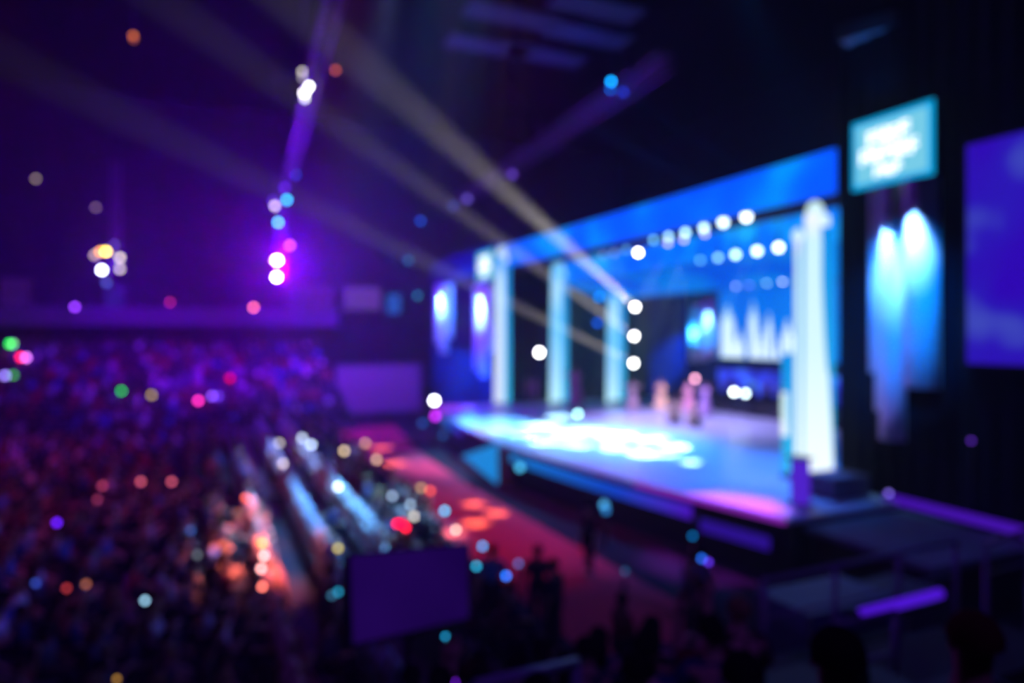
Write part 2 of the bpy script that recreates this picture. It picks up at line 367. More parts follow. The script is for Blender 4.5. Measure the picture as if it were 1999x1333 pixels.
# upstage: drapes, tall blue swag, LED wall with white towers, band riser
drape_mb(27.0, 31.5, 38.2, 1.5, 8.6).build('upstage_drape', surf('deep_navy_drape', (.006, .02, .16), .95, spec=0), label='dark navy drape upstage between lamp ladder and blue screen', cat='drape')
drape_mb(24.6, 37.9, 38.2, 1.5, 9).build('wing_drape', NAVY, label='narrow navy wing drape at far side upstage', cat='drape')
scr = empty('video_wall', (0, 0, 0), 'blue video wall upstage showing a cluster of white skyscraper shapes', 'screen')
SX = 28.2
p0 = at(1345, 698, X=SX); p1 = at(1560, 708, X=SX)
box('glow_face', (SX, 17, 4.3), (SX+.05, p0.y, 8.9), glow_mat('video_blue', [(.3, (.0, .10, .85)), (.6, (.0, .22, .95))], 'noise', scale=.3, strength=.95), scr)
box('lower_truss', (SX-.1, 17, 3.85), (SX+.3, p0.y-1.2, 4.28), BLACK, scr)
sky = MB()
for px0, px1, ytop, ybot in ((1408, 1432, 602, 690), (1436, 1452, 650, 690), (1462, 1478, 596, 694), (1480, 1492, 650, 696), (1495, 1507, 618, 698), (1512, 1522, 665, 700), (1526, 1548, 632, 702), (1412, 1440, 655, 688)):
    a_, b_ = at(px0, ybot, X=SX-.03), at(px1, ytop, X=SX-.03)
    zs = b_.z; y_a, y_b = b_.y, a_.y; yc = (y_a+y_b)/2; hw = (y_b-y_a)/2
    sky.box((SX-.03, y_a, 4.35), (SX-.005, y_b, zs-.6)); sky.box((SX-.03, yc-hw*.6, zs-.6), (SX-.005, yc+hw*.6, zs-.2)); sky.box((SX-.03, yc-hw*.2, zs-.2), (SX-.005, yc+hw*.2, zs+.2))
sky.build('skyline_picture', glow_mat('video_white', [(0, (.75, .95, 1.1)), (.6, (.65, .9, 1.1)), (1, (.25, .6, 1))], 'axis', strength=1.15), scr)['label'] = 'white skyscraper shapes on the screen'
def pleat(name, x, y0, y1, z0, z1, n, mat, parent, step=None, bulge=.45, wid=None):
    """fabric drop made of rounded vertical folds, facing -X"""
    mb = MB()
    for k in range(n):
        wd_ = wid or [1/n]*n; a = y0+(y1-y0)*sum(wd_[:k]); c = y0+(y1-y0)*sum(wd_[:k+1]); m = 10; v = []; f = []
        zb = z0 if step is None else step[k]
        for i in range(m+1):
            th = PI*i/m; yy = (a+c)/2-(c-a)/2*math.cos(th); xx = x-bulge*math.sin(th)*(c-a)/1.1
            v += [(xx, yy, zb), (xx, yy, z1), (xx+.03, yy, z1), (xx+.03, yy, zb)]
        for i in range(m):
            for j in range(4): f.append((i*4+j, i*4+(j+1) % 4, (i+1)*4+(j+1) % 4, (i+1)*4+j))
        mb.add(v, f)
    return mb.build(name, mat, parent, True)
def drop_light(x, y, z, zt, k=1, out=.75, ang=36, col=(.15, .44, 1)):
    light('SPOT', 'banner_light', (x-out, y, z), (x, y, zt-1.1), col, 1300*k, ang, 1, .06)
sw = empty('fabric_swag', (0, 0, 0), 'tall white fabric swag lit cyan at the left edge of the video wall', 'drape')
pa, pb = at(1348, 690, X=26.6), at(1402, 690, X=26.6)
pleat('fabric', 26.6, pb.y, pa.y, 4.1, 8.1, 3, FABRIC, sw, [4.4, 4.2, 4.1])
box('batten', (26.6, pb.y, 8.1), (26.7, pa.y, 8.2), BLACK, sw); box('hanging_wire', (26.63, (pa.y+pb.y)/2, 8.2), (26.66, (pa.y+pb.y)/2+.03, ZC), DARKM, sw)
drop_light(26.5, pb.y+.6, 7.9, 6.6, 2.6); drop_light(26.5, pa.y-.7, 6.9, 5.8, 2.6)
light('SPOT', 'upstage_blue_patch', (24.5, 30, 7.5), at(1315, 700, X=27), (.0, .35, 1), 9000, 26, .8, .1)
light('SPOT', 'swag_blue', (23, 29, 4), (26.5, (pa.y+pb.y)/2, 6), (.0, .3, 1), 1600, 30, .8, .1)
# band riser under the wall
rs = empty('band_riser', (0, 0, 0), 'dark band riser with violet lit front under the video wall', 'riser')
box('platform', (25.6, 18, 1.5), (28.0, 30.5, 2.0), BLACK, rs)
box('lit_back', (28.0, 18, 2.2), (28.06, 32.5, 3.7), glow_mat('violet_back_panel', [(.35, (.01, .01, .25)), (.55, (.03, .05, .75)), (.7, (.05, .25, .95))], 'noise', scale=.8, strength=1.5), rs)
# dark slit under the front header: a black strip added further down
# ---------------------------------------------------------------- screens and banners beside the opening
def sign(y0, y1, z0, z1, label, letters=True):
    s_ = empty('logo_sign', (0, 0, 0), label, 'sign', 'lit square signs beside the stage'); x = 16.1
    box('cabinet', (x, y0, z0), (x+.33, y1, z1), BLACK, s_)
    box('border', (x-.03, y0, z0), (x, y1, z1), emat((.0, .42, .88), .95, True, 'sign_cyan'), s_)
    m = .14
    box('face', (x-.05, y0+m, z0+m), (x-.03, y1-m, z1-m), emat((.20, .66, .88), .95, True, 'sign_pale'), s_)
    L = MB(); W = y1-y0; H = z1-z0; rr = random.Random(3)
    for zc, hw, hh, n in ((.70, .27, .095, 4), (.45, .36, .105, 7), (.20, .17, .07, 4)):
        for i in range(n):
            yc = y0+W*(.5+(.02)+hw*(1-2*(i+.5)/n)); wl = W*hw/n*.8; zz = z0+H*(zc+.02*(i % 2))
            k = i % 3; a = hh*H; t_ = wl*.34
            L.box((x-.08, yc+wl-t_*1.6, zz-a), (x-.05, yc+wl, zz+a))
            if k != 1: L.box((x-.08, yc-wl, zz+a-t_*1.5), (x-.05, yc+wl, zz+a))
            if k != 0: L.box((x-.08, yc-wl, zz-a), (x-.05, yc+wl, zz-a+t_*1.5))
            L.box((x-.08, yc-wl, zz-a*.25), (x-.05, yc+wl, zz+a*.15))
            if k == 1: L.box((x-.08, yc-wl, zz-a), (x-.05, yc-wl+t_*1.6, zz+a))
    L.build('lettering', emat((1, 1, 1), 1.9, False, 'sign_white'), s_)['label'] = 'three lines of white lettering'
    return s_
sign(10.98, 13.27, 9.67, 11.5, 'large cyan lit square sign with three lines of white lettering beside the near tower')
sign(39.0, 41.9, 9.15, 11.05, 'small distant cyan lit sign above the banner at the far end of the stage')
def banner(y0, y1, z1, steps, label, lamps, mat=FABRIC, wid=None):
    b_ = empty('stepped_banner', (0, 0, 0), label, 'banner', 'stepped fabric banners beside the stage')
    n = len(steps)
    pleat('fabric', 16.1, y0, y1, 0, z1, n, mat, b_, steps, wid=wid)
    box('batten', (16.1, y0, z1), (16.43, y1, z1+.08), BLACK, b_)
    for (y, z, zt, k) in lamps: drop_light(16.0, y, z, zt, k)
    return b_
YA, YB, YC = at(1835, 600, X=16.1).y, at(1768, 600, X=16.1).y, at(1697, 600, X=16.1).y
banner(YA, YB, 9.6, [4.45], 'broad white fabric banner under the near sign, lit cyan, right of the stepped one', [((YA+YB)/2, 9.45, 8.2, 1.5)])
banner(YB, YC, 9.6, [3.05, 3.75, 4.75], 'narrow white fabric banner with three stepped hems beside the broad one, nearer the tower', [(YB+.36, 9.3, 8.1, 1.1)], wid=[.66, .17, .17])
banner(39.1, 41.9, 8.95, [4.6, 3.0, 3.4], 'far fabric banner glowing cyan under the small distant sign', [(40.6, 8.9, 7.6, 6.0)])
banner(46.9, 50.2, 9.4, [5.4, 4.3, 5.0], 'farthest fabric banner glowing cyan beyond the small purple screen', [(48.6, 9.3, 7.9, 6.0)])
light('SPOT', 'banner_blue_wash', (7, 8, 11.4), (16, 12, 6.2), (0, .20, 1), 14000, 24, .8, .2)
light('SPOT', 'far_banner_blue_wash', (9, 40, 11), (16, 45, 7), (0, .25, 1), 16000, 50, .8, .2)
light('SPOT', 'banner_foot_lavender', (14.6, 12.2, 1.8), (16.0, 12.1, 5), (.25, .18, 1), 60, 30, .8, .1)
light('SPOT', 'banner_foot_lavender', (14.4, 40.4, 1.8), (16.0, 40.4, 5), (.10, .12, 1), 60, 40, .8, .1)
for y0, y1, z0, z1, lab, k in ((4.0, 10.2, 5.1, 10.16, 'big purple projection screen at the far right of the stage front', 1), (42.5, 46.2, 4.75, 9.5, 'dim purple projection screen between the two far banners', .28)):
    s_ = empty('projection_screen', (0, 0, 0), lab, 'screen', 'purple screens beside the stage')
    box('glow_face', (16.1, y0, z0), (16.13, y1, z1), glow_mat('purple_picture', [(.3, (.035, .002, .56)), (.55, (.03, .01, .58)), (.68, (.06, .08, .62)), (.8, (.10, .16, .66))], 'noise', scale=.7, strength=.8*k), s_)
    fr = MB()
    for a_, b_ in (((16.08, y0-.08, z0-.08), (16.43, y1+.08, z0)), ((16.08, y0-.08, z1), (16.43, y1+.08, z1+.08)), ((16.08, y0-.08, z0), (16.43, y0, z1)), ((16.08, y1, z0), (16.43, y1+.08, z1))): fr.box(a_, b_)
    fr.build('frame', BLACK, s_)

# ---------------------------------------------------------------- right wing: side deck, cases, tubes, rails
wd = empty('side_deck', (0, 0, 0), 'low dark side deck beside the near tower in front of the black drape', 'platform')
box('top', (12.6, 8.6, 1.2), (16.0, 11.7, 1.32), PANEL, wd); box('skirt', (12.7, 8.7, 0), (15.9, 11.6, 1.2), BLACK, wd)
def case(name, c, sz, rz, label, mat, lidmat=DARKM):
    e = empty(name, c, label, 'case', 'equipment cases by the near stage corner', rz); x, y, z = sz
    box('body', (-x/2, -y/2, .05), (x/2, y/2, z*.7), mat, e); box('lid', (-x/2, -y/2, z*.7+.01), (x/2, y/2, z), mat, e)
    for sx in (-1, 1):
        for sy in (-1, 1): box('corner_trim', (sx*x/2-.02, sy*y/2-.02, .03), (sx*x/2+.02, sy*y/2+.02, z), ALU, e)
    h = MB().tube([(-x/2-.03, -.12, z*.4), (-x/2-.08, -.1, z*.4), (-x/2-.08, .1, z*.4), (-x/2-.03, .12, z*.4)], .015, 6); h.build('handle', DARKM, e)
    return e
case('flight_case', at(1635, 985, Z=1.32)+Vector((.2, .2, 0)), (1.3, .9, .75), 0, 'grey flight case on the side deck at the foot of the near tower', PANEL)
case('flight_case', Vector((9.3, 8.2, 0)), (1.9, 1.1, 1.5), 0, 'large dark blue-lit flight case behind the upper rail', surf('case_blue', (.10, .13, .25), .6))
case('flight_case', Vector((11.6, 8.6, 0)), (1.3, 1.1, 1.1), .1, 'lower dark flight case right of the large one behind the rail', surf('case_dark', (.06, .06, .08), .6))
lp = empty('lectern', at(1562, 985, Z=1.5), 'violet glowing lectern post at the near front corner of the stage', 'lectern')
box('column', (-.16, -.16, 0), (.16, .16, 1.15), emat((.10, .02, .75), .8, True, 'violet_post'), lp); box('top', (-.24, -.24, 1.15), (.2, .24, 1.2), DARKM, lp); box('foot', (-.25, -.25, -.0), (.25, .25, .04), DARKM, lp)
def tube_light(name, a, b, r, col, s_, label, sample=True):
    e = empty(name, (0, 0, 0), label, 'light', 'violet light tubes near the stage corner')
    MB().tube([a, b], r, 10).build('tube', emat(col, s_, sample, 'tube_glow'), e, True)
    d = (Vector(b)-Vector(a)).normalized()
    for q, sg in ((a, -1), (b, 1)): MB().tube([Vector(q)+d*sg*.0, Vector(q)+d*sg*.06], r*1.15, 10).build('end_cap', DARKM, e)
    MB().box((min(a[0], b[0]), min(a[1], b[1])-.02, min(a[2], b[2])-r-.05), (max(a[0], b[0])+.02, max(a[1], b[1])+.02, min(a[2], b[2])-r)).build('rail', DARKM, e)
    return e
tube_light('light_tube', (16.0, 12.2, 1.55), (15.9, 8.0, 1.55), .11, (.10, .01, .70), .6, 'long violet light tube along the foot of the black drape')
def rail(name, a, b, zf, label, mat=None, posts=4, mid=True):
    e = empty(name, (0, 0, 0), label, 'railing', 'guard rails at the front of the stand'); a, b = Vector(a), Vector(b)
    m = mat or surf('rail_paint', (.22, .22, .30), .45)
    MB().tube([a, b], .035, 8).build('top_rail', m, e, True)
    if mid: MB().tube([a-Vector((0, 0, .45)), b-Vector((0, 0, .45))], .02, 8).build('middle_rail', m, e, True)
    for i in range(posts):
        p = a+(b-a)*i/(posts-1); MB().tube([(p.x, p.y, zf), (p.x, p.y, p.z)], .035, 8).build('post', m, e, True)
    return e
rail('guard_rail', (5.94, 6.1, 2.9), (9.4, 6.1, 2.93), ROWS[5][1], 'upper guard rail in front of the dark flight cases')
rail('guard_rail', (6.0, 5.15, 2.74), (6.9, 5.15, 2.74), ROWS[4][1], 'short lower guard rail left of the violet tube', posts=2)
tube_light('light_tube', at(1672, 1200, Y=5.2), at(1835, 1158, Y=5.2), .055, (.10, .01, .85), .75, 'short violet light tube lying along the lower rail')
rail('aisle_rail', at(930, 1338, d=3.6), at(1125, 1292, d=4.4), 3.1, 'slanting aisle rail at the bottom edge among the dark heads', posts=2, mid=False)
rail('guard_rail', at(1925, 1060, d=10), at(2010, 1035, d=9.6), 0, 'tall posts of a guard rail at the right edge below the tube', posts=2)
# tilted monitor screen
M = [at(680, 1082, d=7.0), at(917, 1060, d=8.0), at(919, 1208, d=7.6), at(686, 1262, d=6.6)]
mo = empty('prompter_screen', (0, 0, 0), 'dim purple tilted monitor screen standing in the dark in front of the crowd', 'screen')
def slab(P, th, name, mat, parent):
    n = (P[1]-P[0]).cross(P[3]-P[0]).normalized()*th
    return MB().add(P+[p+n for p in P], [(0, 1, 2, 3), (7, 6, 5, 4), (0, 4, 5, 1), (1, 5, 6, 2), (2, 6, 7, 3), (3, 7, 4, 0)]).build(name, mat, parent)
nn = (M[1]-M[0]).cross(M[3]-M[0]).normalized()
if nn.dot(Vector((0, 0, EYE))-M[0]) > 0: nn = -nn
cen = sum(M, Vector())/4
slab([p+nn*.03 for p in [cen+(q-cen)*1.03 for q in M]], .08 if (M[1]-M[0]).cross(M[3]-M[0]).normalized().dot(nn) > 0 else -.08, 'housing', BLACK, mo)
slab([cen+(q-cen)*.96 for q in M], .02 if (M[1]-M[0]).cross(M[3]-M[0]).normalized().dot(nn) > 0 else -.02, 'glow_face', glow_mat('prompter_purple', [(.3, (.011, .001, .072)), (.7, (.018, .002, .105))], 'noise', scale=1.0, strength=.75), mo)
MB().tube([cen+nn*.12, (cen.x+nn.x*.12, cen.y+nn.y*.12, .05)], .04, 8).build('stand_pole', DARKM, mo)
MB().tube([(cen.x+nn.x*.12, cen.y+nn.y*.12, .0), (cen.x+nn.x*.12, cen.y+nn.y*.12, .06)], .35, 16).build('stand_base', DARKM, mo)

# ---------------------------------------------------------------- trusses and lamps
def truss(name, a, b, sz, label, mat=ALU, n=None):
    a, b = Vector(a), Vector(b); d = (b-a); L = d.length; d.normalize()
    u = d.cross(Vector((0, 0, 1))); u = Vector((1, 0, 0)) if u.length < .1 else u.normalized(); v = u.cross(d).normalized()
    n = n or max(3, int(L/sz/1.1)); h = sz/2
    e = empty(name, a, label, 'truss', 'lighting trusses under the roof')
    ch = MB(); lc = MB()
    cs = [u*h+v*h, -u*h+v*h, -u*h-v*h, u*h-v*h]
    for c in cs: ch.tube([c, c+d*L], .03, 6)
    for i in range(n):
        p, q = d*L*i/n, d*L*(i+1)/n
        for k in range(4): lc.tube([p+cs[k], q+cs[(k+1) % 4]], .014, 5, caps=False); lc.tube([p+cs[k], p+cs[(k+1) % 4]], .014, 5, caps=False)
    ch.build('chords', mat, e); lc.build('lacing', mat, e)
    return e
T0 = at(655, -60, d=19); T1 = at(563, 345, d=42)
T1.z = T0.z = 15.4
truss('roof_truss', T0, at(563, 330, d=42).xy.to_3d()+Vector((0, 0, 15.4)), .5, 'long roof truss running away over the audience, lit violet')
tw = at(548, 500, d=42.4)
truss('lamp_ladder', (tw.x, tw.y, 9.0), (tw.x, tw.y, 15.3), .45, 'upright lamp truss hanging above the audience carrying the violet lamps')
tl = at(226, 500, Y=53.1)
truss('lamp_ladder', (tl.x, tl.y, 10.0), (tl.x, tl.y, 17.5), .5, 'upright lamp truss hung behind the amber lamps, tinted red')
light('SPOT', 'red_truss_glow', (tl.x+.3, tl.y-2.5, 10.5), (tl.x, tl.y, 13.2), (1, .03, .25), 160, 60, .8, .1)
U0, U1 = at(1290, 100, d=33), at(815, 455, d=47); U0.z = U1.z = 17.2
U0 = at(1300, 95, d=27.5); U1 = at(810, 425, d=62); 
ua = at(1300, 120, X=17.5); ub = at(880, 405, X=17.5)
truss('roof_truss', (ua.x, ua.y, ua.z), (ub.x, min(54, ub.y), ub.z), .7, 'roof truss rising over the front of the stage, dimly lit blue')
box('dark_gap_strip', (16.68, 14.05, 9.60), (16.84, 37.6, 9.76), BLACK, None, label='black strip put in for the dark gap under the front blue header', cat='dark strip')  # solid black strip added to paint the dark gap below the header
truss('lamp_bar', (17.05, 13.9, 9.72), (17.05, 37.6, 9.72), .25, 'dark lamp bar directly under the front blue header', DARKM)
truss('lamp_bar', (20.5, 14.2, 9.25-.02), (20.5, 37.4, 9.23), .2, 'dark lamp bar under the second blue header', DARKM)
truss('lamp_bar', (23.4, 14.2, 8.42), (23.4, 36.4, 8.42), .2, 'dark lamp bar under the rear header', DARKM)
la = BEAMS[0][0]
truss('lamp_ladder', (la.x+.6, la.y+.1, 1.5), (la.x+.6, la.y+.1, 8.3), .3, 'upright lamp ladder upstage carrying the three beam lamps', DARKM)

# ceiling panels, duct
for i, (px, py) in enumerate(((1165, 14), (1148, 68), (1065, 108), (1000, 30), (955, 90))):
    c = at(px, py, Z=20.5)
    MB().box((-2.2, -.8, -.08), (2.2, .8, .08)).build('ceiling_panel', surf('ceiling_board', (.05, .07, .10), .8), loc=c, label=('dim blue-lit ceiling board nearest the top edge of the picture', 'brightest blue-lit ceiling board, second from the top', 'blue-lit ceiling board above the far stage, third from the top', 'very dim ceiling board high left of the others', 'very dim ceiling board below the high left one')[i], cat='ceiling board', group='ceiling boards')
dc = empty('air_duct', at(1710, 72, Z=14.0), 'blue-lit rectangular air duct end hanging high above the near sign', 'duct', rz=.35)
box('duct_body', (-.75, -.7, -.12), (.75, .7, .25), surf('duct_metal', (.4, .42, .48), .5), dc); box('hanger', (-.03, -.03, .25), (.03, .03, ZC-14.0), DARKM, dc); box('flange', (-.8, -.75, -.14), (-.73, .75, .28), ALU, dc)

# lamp fixtures ---------------------------------------------------
def disc(r, x=0, n=20):
    return MB().add([(0, 0, x)]+[(r*math.cos(2*PI*j/n), r*math.sin(2*PI*j/n), x) for j in range(n)], [(0, 1+j, 1+(j+1) % n) for j in range(n)])
hb = MB().tube([(0, 0, -.01), (0, 0, -.12), (0, 0, -.30), (0, 0, -.38)], [.125, .14, .13, .07], 14)
HOUS = hb.mesh('housing', [BLACK], True)
LENS = disc(.1).mesh('lens', [BLACK])
yk = MB(); yk.tube([(-.17, 0, -.2), (-.17, .22, -.2), (.17, .22, -.2), (.17, 0, -.2)], .018, 6); yk.tube([(0, .22, -.2), (0, .34, -.2)], .03, 6)
YOKE = yk.mesh('yoke', [DARKM])
def rod(e, p, q, r=.02, name='hanging_rod'):
    """support between the lamp and what carries it"""
    o = MB().tube([p, q], r, 6).build(name, DARKM, e)
    o.matrix_parent_inverse = Matrix.LocRotScale(e.location, e.rotation_euler, e.scale).inverted()
def lamp(px, py, d, col, V, label, group=None, s=4.3, aim=None, D=13.6, name='stage_lamp', cat='lamp', X=None, sup=None):
    """a lamp whose lens has a radius of s pixels; V is the brightness its blurred disc reaches"""
    p = at(px, py, d=d) if X is None else at(px, py, X=X)
    if p.y > 52.7: p = at(px, py, Y=52.7)
    d = depth(p)
    R = s*d/F
    e = empty(name, p, label, cat, group)
    to = (aim if aim is not None else Vector((0, 0, EYE)))-p
    e.rotation_euler = to.to_track_quat('Z', 'Y').to_euler()
    e.scale = (R/.1,)*3
    h = link('housing', HOUS, e); y = link('yoke', YOKE, e)
    l = link('lens', LENS, e); l.material_slots[0].link = 'OBJECT'
    l.material_slots[0].material = emat(col, V*(D/s)**2)
    q = p+(p-(aim if aim is not None else Vector((0, 0, EYE)))).normalized()*R*2
    if sup is None: sup = 'back' if p.y > 52.5 else ('up', ZC) if p.z > 8 else 'down'
    if sup == 'back': rod(e, q, Vector((q.x, 56 if p.z > 7.55 else 53.3, q.z)), .03, 'bracket')
    elif sup == 'down': rod(e, q, Vector((q.x, q.y, 1.5 if (q.x > fx(min(38, max(12, q.y))) and q.y < 38 and q.z > 1.5) else 0)), .03, 'stand_pole')
    elif sup == 'beam': rod(e, q, Vector((la.x+.6, la.y+.1, q.z)), .03, 'bracket')
    else: rod(e, q, Vector((q.x, q.y, sup[1])), .02)
    return e

W_ = (1, 1, 1)
ordn = ['first', 'second', 'third', 'fourth', 'fifth', 'sixth', 'seventh', 'eighth', 'ninth', 'tenth', 'eleventh', 'twelfth']
row1 = [(1457, 423, (.85, .97, 1), 1.3), (1412, 434, (.75, .97, 1), 1.0), (1374, 445, (.55, .85, 1), .75), (1338, 454, (.42, .80, 1), .7), (1305, 462, (.35, .72, .95), .6), (1276, 468, (.15, .50, .85), .45), (1223, 487, (.10, .35, .8), .3), (1199, 494, (.18, .32, .85), .25), (1177, 498, (.16, .28, .8), .22)]
for i, (x, y, c, v) in enumerate(row1):
    lamp(x, y, None, c, v, '%s lamp in the front lamp row under the blue header, %s from near tower' % ('white' if v > .9 else 'pale blue' if v > .4 else 'faint blue', ordn[i]), 'front lamp row', X=16.55, sup=('up', 9.8), s=(8, 7.5, 6, 5.5, 5, 4.5, 4.3, 4.3, 4.3)[i], D=(17, 16.5, 15.5, 15, 14.5, 14, 13.6, 13.6, 13.6)[i])
row2 = [(1520, 483, (.80, 1, 1), 1.15), (1478, 490, (.70, 1, 1), 1.0), (1436, 497, (.55, .92, 1), .8), (1402, 503, (.25, .65, .95), .5), (1367, 508, (.10, .45, .85), .35)]
for i, (x, y, c, v) in enumerate(row2):
    lamp(x, y, None, c, v, '%s lamp in the middle lamp row over the stage, %s from the near tower' % ('white' if v > .7 else 'blue', ordn[i]), 'middle lamp row', X=19.7, sup=('up', 10.6), s=(7, 6.5, 6, 5, 4.5)[i], D=(16.5, 16, 15.5, 14.5, 14)[i])
row3 = [(1534, 543, (.50, .75, 1), .5), (1528, 548, (.45, .55, .95), .45), (1500, 546, (.35, .65, .95), .45), (1497, 551, (.25, .6, .95), .3), (1462, 555, (.10, .16, .8), .3), (1437, 558, (.20, .30, .85), .32), (1415, 553, (.02, .25, .9), .2)]
for i, (x, y, c, v) in enumerate(row3):
    lamp(x, y, None, c, v*1.4, 'dim blue lamp in the rear lamp row over the stage, %s from the near tower' % ordn[i], 'rear lamp row', X=23.2, sup=('up', 8.5))
for i, (x, y) in enumerate(((1374, 452), (1333, 463), (1302, 470))):
    lamp(x+2, y+4, None, (.55, .50, .95), .45, 'lilac lamp paired just below the front lamp row, %s of three' % ordn[i], 'lilac lamps below the front row', X=16.9, sup=('up', 9.8))
lamp(1246, 493, None, W_, 2.0, 'brilliant white lamp at the low end of the front lamp row', X=16.7, sup=('up', 9.8))
for i, (x, y) in enumerate(((1240, 599), (1238, 656), (1237, 709))):
    lamp(x, y, None, (1, 1, .98), 2.2, 'white beam lamp on the upstage ladder, %s of the three' % ('top', 'middle', 'bottom')[i], 'beam lamps', X=23.95, aim=BEAMS[i][1], name='beam_lamp', sup='beam')
misc = [
 (1000, 340, 36, (.10, .04, .40), .4, 'faint violet glint put in as a lamp at the middle of the dim roof truss', 6), (912, 388, 41, (.10, .06, .42), .4, 'faint lilac glint put in as a lamp farther along the dim roof truss', 6),  # violet glints on the truss, added as small lamps
 (1053, 688, 38, W_, 2.6, 'brilliant white lamp hanging between the far two towers', 5.0), (848, 782, 41, (.95, 1, 1), 2.6, 'brilliant white lamp at the far front corner of the stage', 5.0),
 (1357, 739, 40, (1, .42, .66), .75, 'pink lamp above the performers', 4), (1433, 765, 34.5, (.85, 1, 1), 1.5, 'white lamp on the band riser, left of its pair', 4.3), (1455, 768, 34.5, (.75, .97, 1), 1.1, 'white lamp on the band riser, right of its pair', 4.3),
 (1169, 580, 41, (.0, .22, .85), .6, 'blue lamp right of the second far tower, upper of two', 4.3), (1166, 630, 41, (.0, .09, .8), .45, 'blue lamp right of the second far tower, lower of two', 4.3),
 (1193, 159, 32, (.0, .36, 1), .95, 'bright blue lamp on the dim roof truss', 4.3), (1191, 175, 32.4, (.0, .14, .9), .4, 'deep blue lamp just below the bright blue roof lamp', 4.3), (1217, 180, 32, (.0, .05, .62), .55, 'dark blue lamp right of the bright blue roof lamp', 4.3),
 (821, 431, 48, (.0, .07, .55), .4, 'dim blue lamp at the far end of the dim roof truss', 4.3), (885, 402, 46, (.01, .04, .30), .3, 'very dim blue lamp on the far half of the roof truss', 5.0), (797, 508, 50, (.0, .10, .20), .4, 'dim teal lamp left of the far banners, upper of two', 4.3), (815, 577, 50, (.0, .14, .22), .4, 'dim teal lamp left of the far banners, lower of two', 4.3),
 (541, 508, 42, (1, .97, 1), 3.0, 'brilliant white lamp with violet halo, upper of the two on the ladder', 5.5), (537, 508, 42.1, (1, .9, .9), 2.0, 'brilliant white lamp overlapping the upper violet-haloed one', 4.3), (540, 541, 42, (.95, 1, 1), 3.0, 'brilliant white lamp with violet halo, lower of the two on the ladder', 5.0),
 (566, 479, 42.2, (.75, .10, .85), .75, 'magenta lamp just above the violet-haloed white lamps', 4.3), (543, 434, 42, (.08, .62, .95), .85, 'cyan lamp on the ladder below the white one', 4.3), (560, 390, 42, (.02, .55, .95), .85, 'cyan lamp on the ladder, higher and right', 4.3), (537, 402, 42.1, (.75, .60, .80), .65, 'pale pinkish lamp left of the higher cyan lamp', 4.3),
 (533, 392, 42.3, (.10, .03, .45), .5, 'faint violet lamp behind the pinkish one', 5), (577, 341, 42, (.0, .05, .45), .5, 'deep blue lamp near the top of the ladder', 4.3), (556, 366, 42, (.12, .01, .75), .35, 'violet lamp between the deep blue and cyan lamps', 5),
 (603, 169, 27, (1, 1, .97), 2.6, 'white lamp under the roof truss, upper of the merged bright pair', 4.3), (594, 182, 27, (1, 1, .97), 2.6, 'white lamp under the roof truss, lower of the merged bright pair', 4.3), (595, 192, 27.1, (.7, .72, .68), .8, 'dimmer white lamp just under the merged bright pair', 4.3), (591, 140, 27.3, (.50, .45, .42), .62, 'greyish lamp above the merged bright pair, upper', 4.3), (591, 151, 27.3, (.4, .37, .37), .35, 'greyish lamp above the merged bright pair, lower', 4.3),
 (655, 137, 27, (.35, .06, .03), .6, 'dull red-brown lamp right of the bright roof pair', 4.3), (260, 70, 26, (.42, .09, .02), .55, 'dull orange lamp high up alone under the roof', 4.3), (261, 76, 26.1, (.3, .06, .02), .3, 'dull orange lamp just under the lone high orange one', 4.3),
 (70, 349, 45, (.20, .14, .12), .5, 'dim grey-beige lamp high at the far side', 3.6), (187, 405, 48, (.15, .08, .13), .45, 'dim mauve lamp above the amber cluster', 3.6),
 (207, 491, 50, (1, .70, .10), 1.6, 'bright yellow lamp on the far cluster', 4.3), (196, 491, 50.1, (1, .32, .02), .8, 'orange lamp behind the bright yellow one', 4.3), (185, 498, 50.2, (.50, .32, .34), .6, 'beige lamp at the left of the far cluster', 4.3), (199, 527, 50, (.85, .93, 1), 2.2, 'brilliant white lamp at the bottom of the far cluster', 4.6),
 (234, 503, 50, (.62, .52, .38), .8, 'beige lamp at the right of the far cluster, upper', 4.0), (234, 525, 50, (.48, .40, .30), .75, 'beige lamp at the right of the far cluster, lower', 4.0), (208, 552, 50, (.05, .07, .35), .5, 'dim blue lamp below the far cluster', 4.3), (224, 478, 50.3, (.06, .04, .16), .5, 'dim grey lamp above the far cluster', 4.3),
 (146, 599, 54, (.28, .04, .88), .75, 'purple lamp on the balcony below the amber cluster', 3.6), (332, 590, 54, (.30, .01, .10), .6, 'dark red lamp on the balcony', 3.6), (495, 600, 54, (1, .14, .22), .8, 'salmon pink lamp on the balcony under the white pair', 3.8),
 (1735, 963, 17, (.12, .08, .45), .5, 'dim lavender lamp at the head of the long violet tube', 4), (1896, 860, 16, (.05, .01, .22), .4, 'very dim purple lamp on the black drape under the big screen', 3.6),
 (850, 812, 40, (.5, .02, .75), .8, 'magenta lamp low on the far stage corner', 5.5), (866, 850, 38, (.01, .08, .28), .4, 'dim blue lamp on the floor beside the far stage corner, farther', 5), (825, 826, 41, (.01, .06, .25), .4, 'dim blue lamp on the floor beside the far stage corner, nearer the crowd', 5),
 (1128, 808, 33, (.45, 1, 1), .9, 'small pale cyan lamp on the stage floor by the second far tower', 4.3),
 (1015, 912, 24.5, (.05, .36, .62), .55, 'cyan lamp on the floor in front of the apron, farther', 6.5), (1180, 985, 18.5, (.06, .36, .72), .55, 'cyan lamp on the floor in front of the apron, nearer', 7), (1183, 996, 18.3, (.02, .15, .42), .4, 'dim blue lamp just below the nearer apron floor lamp', 6),
]
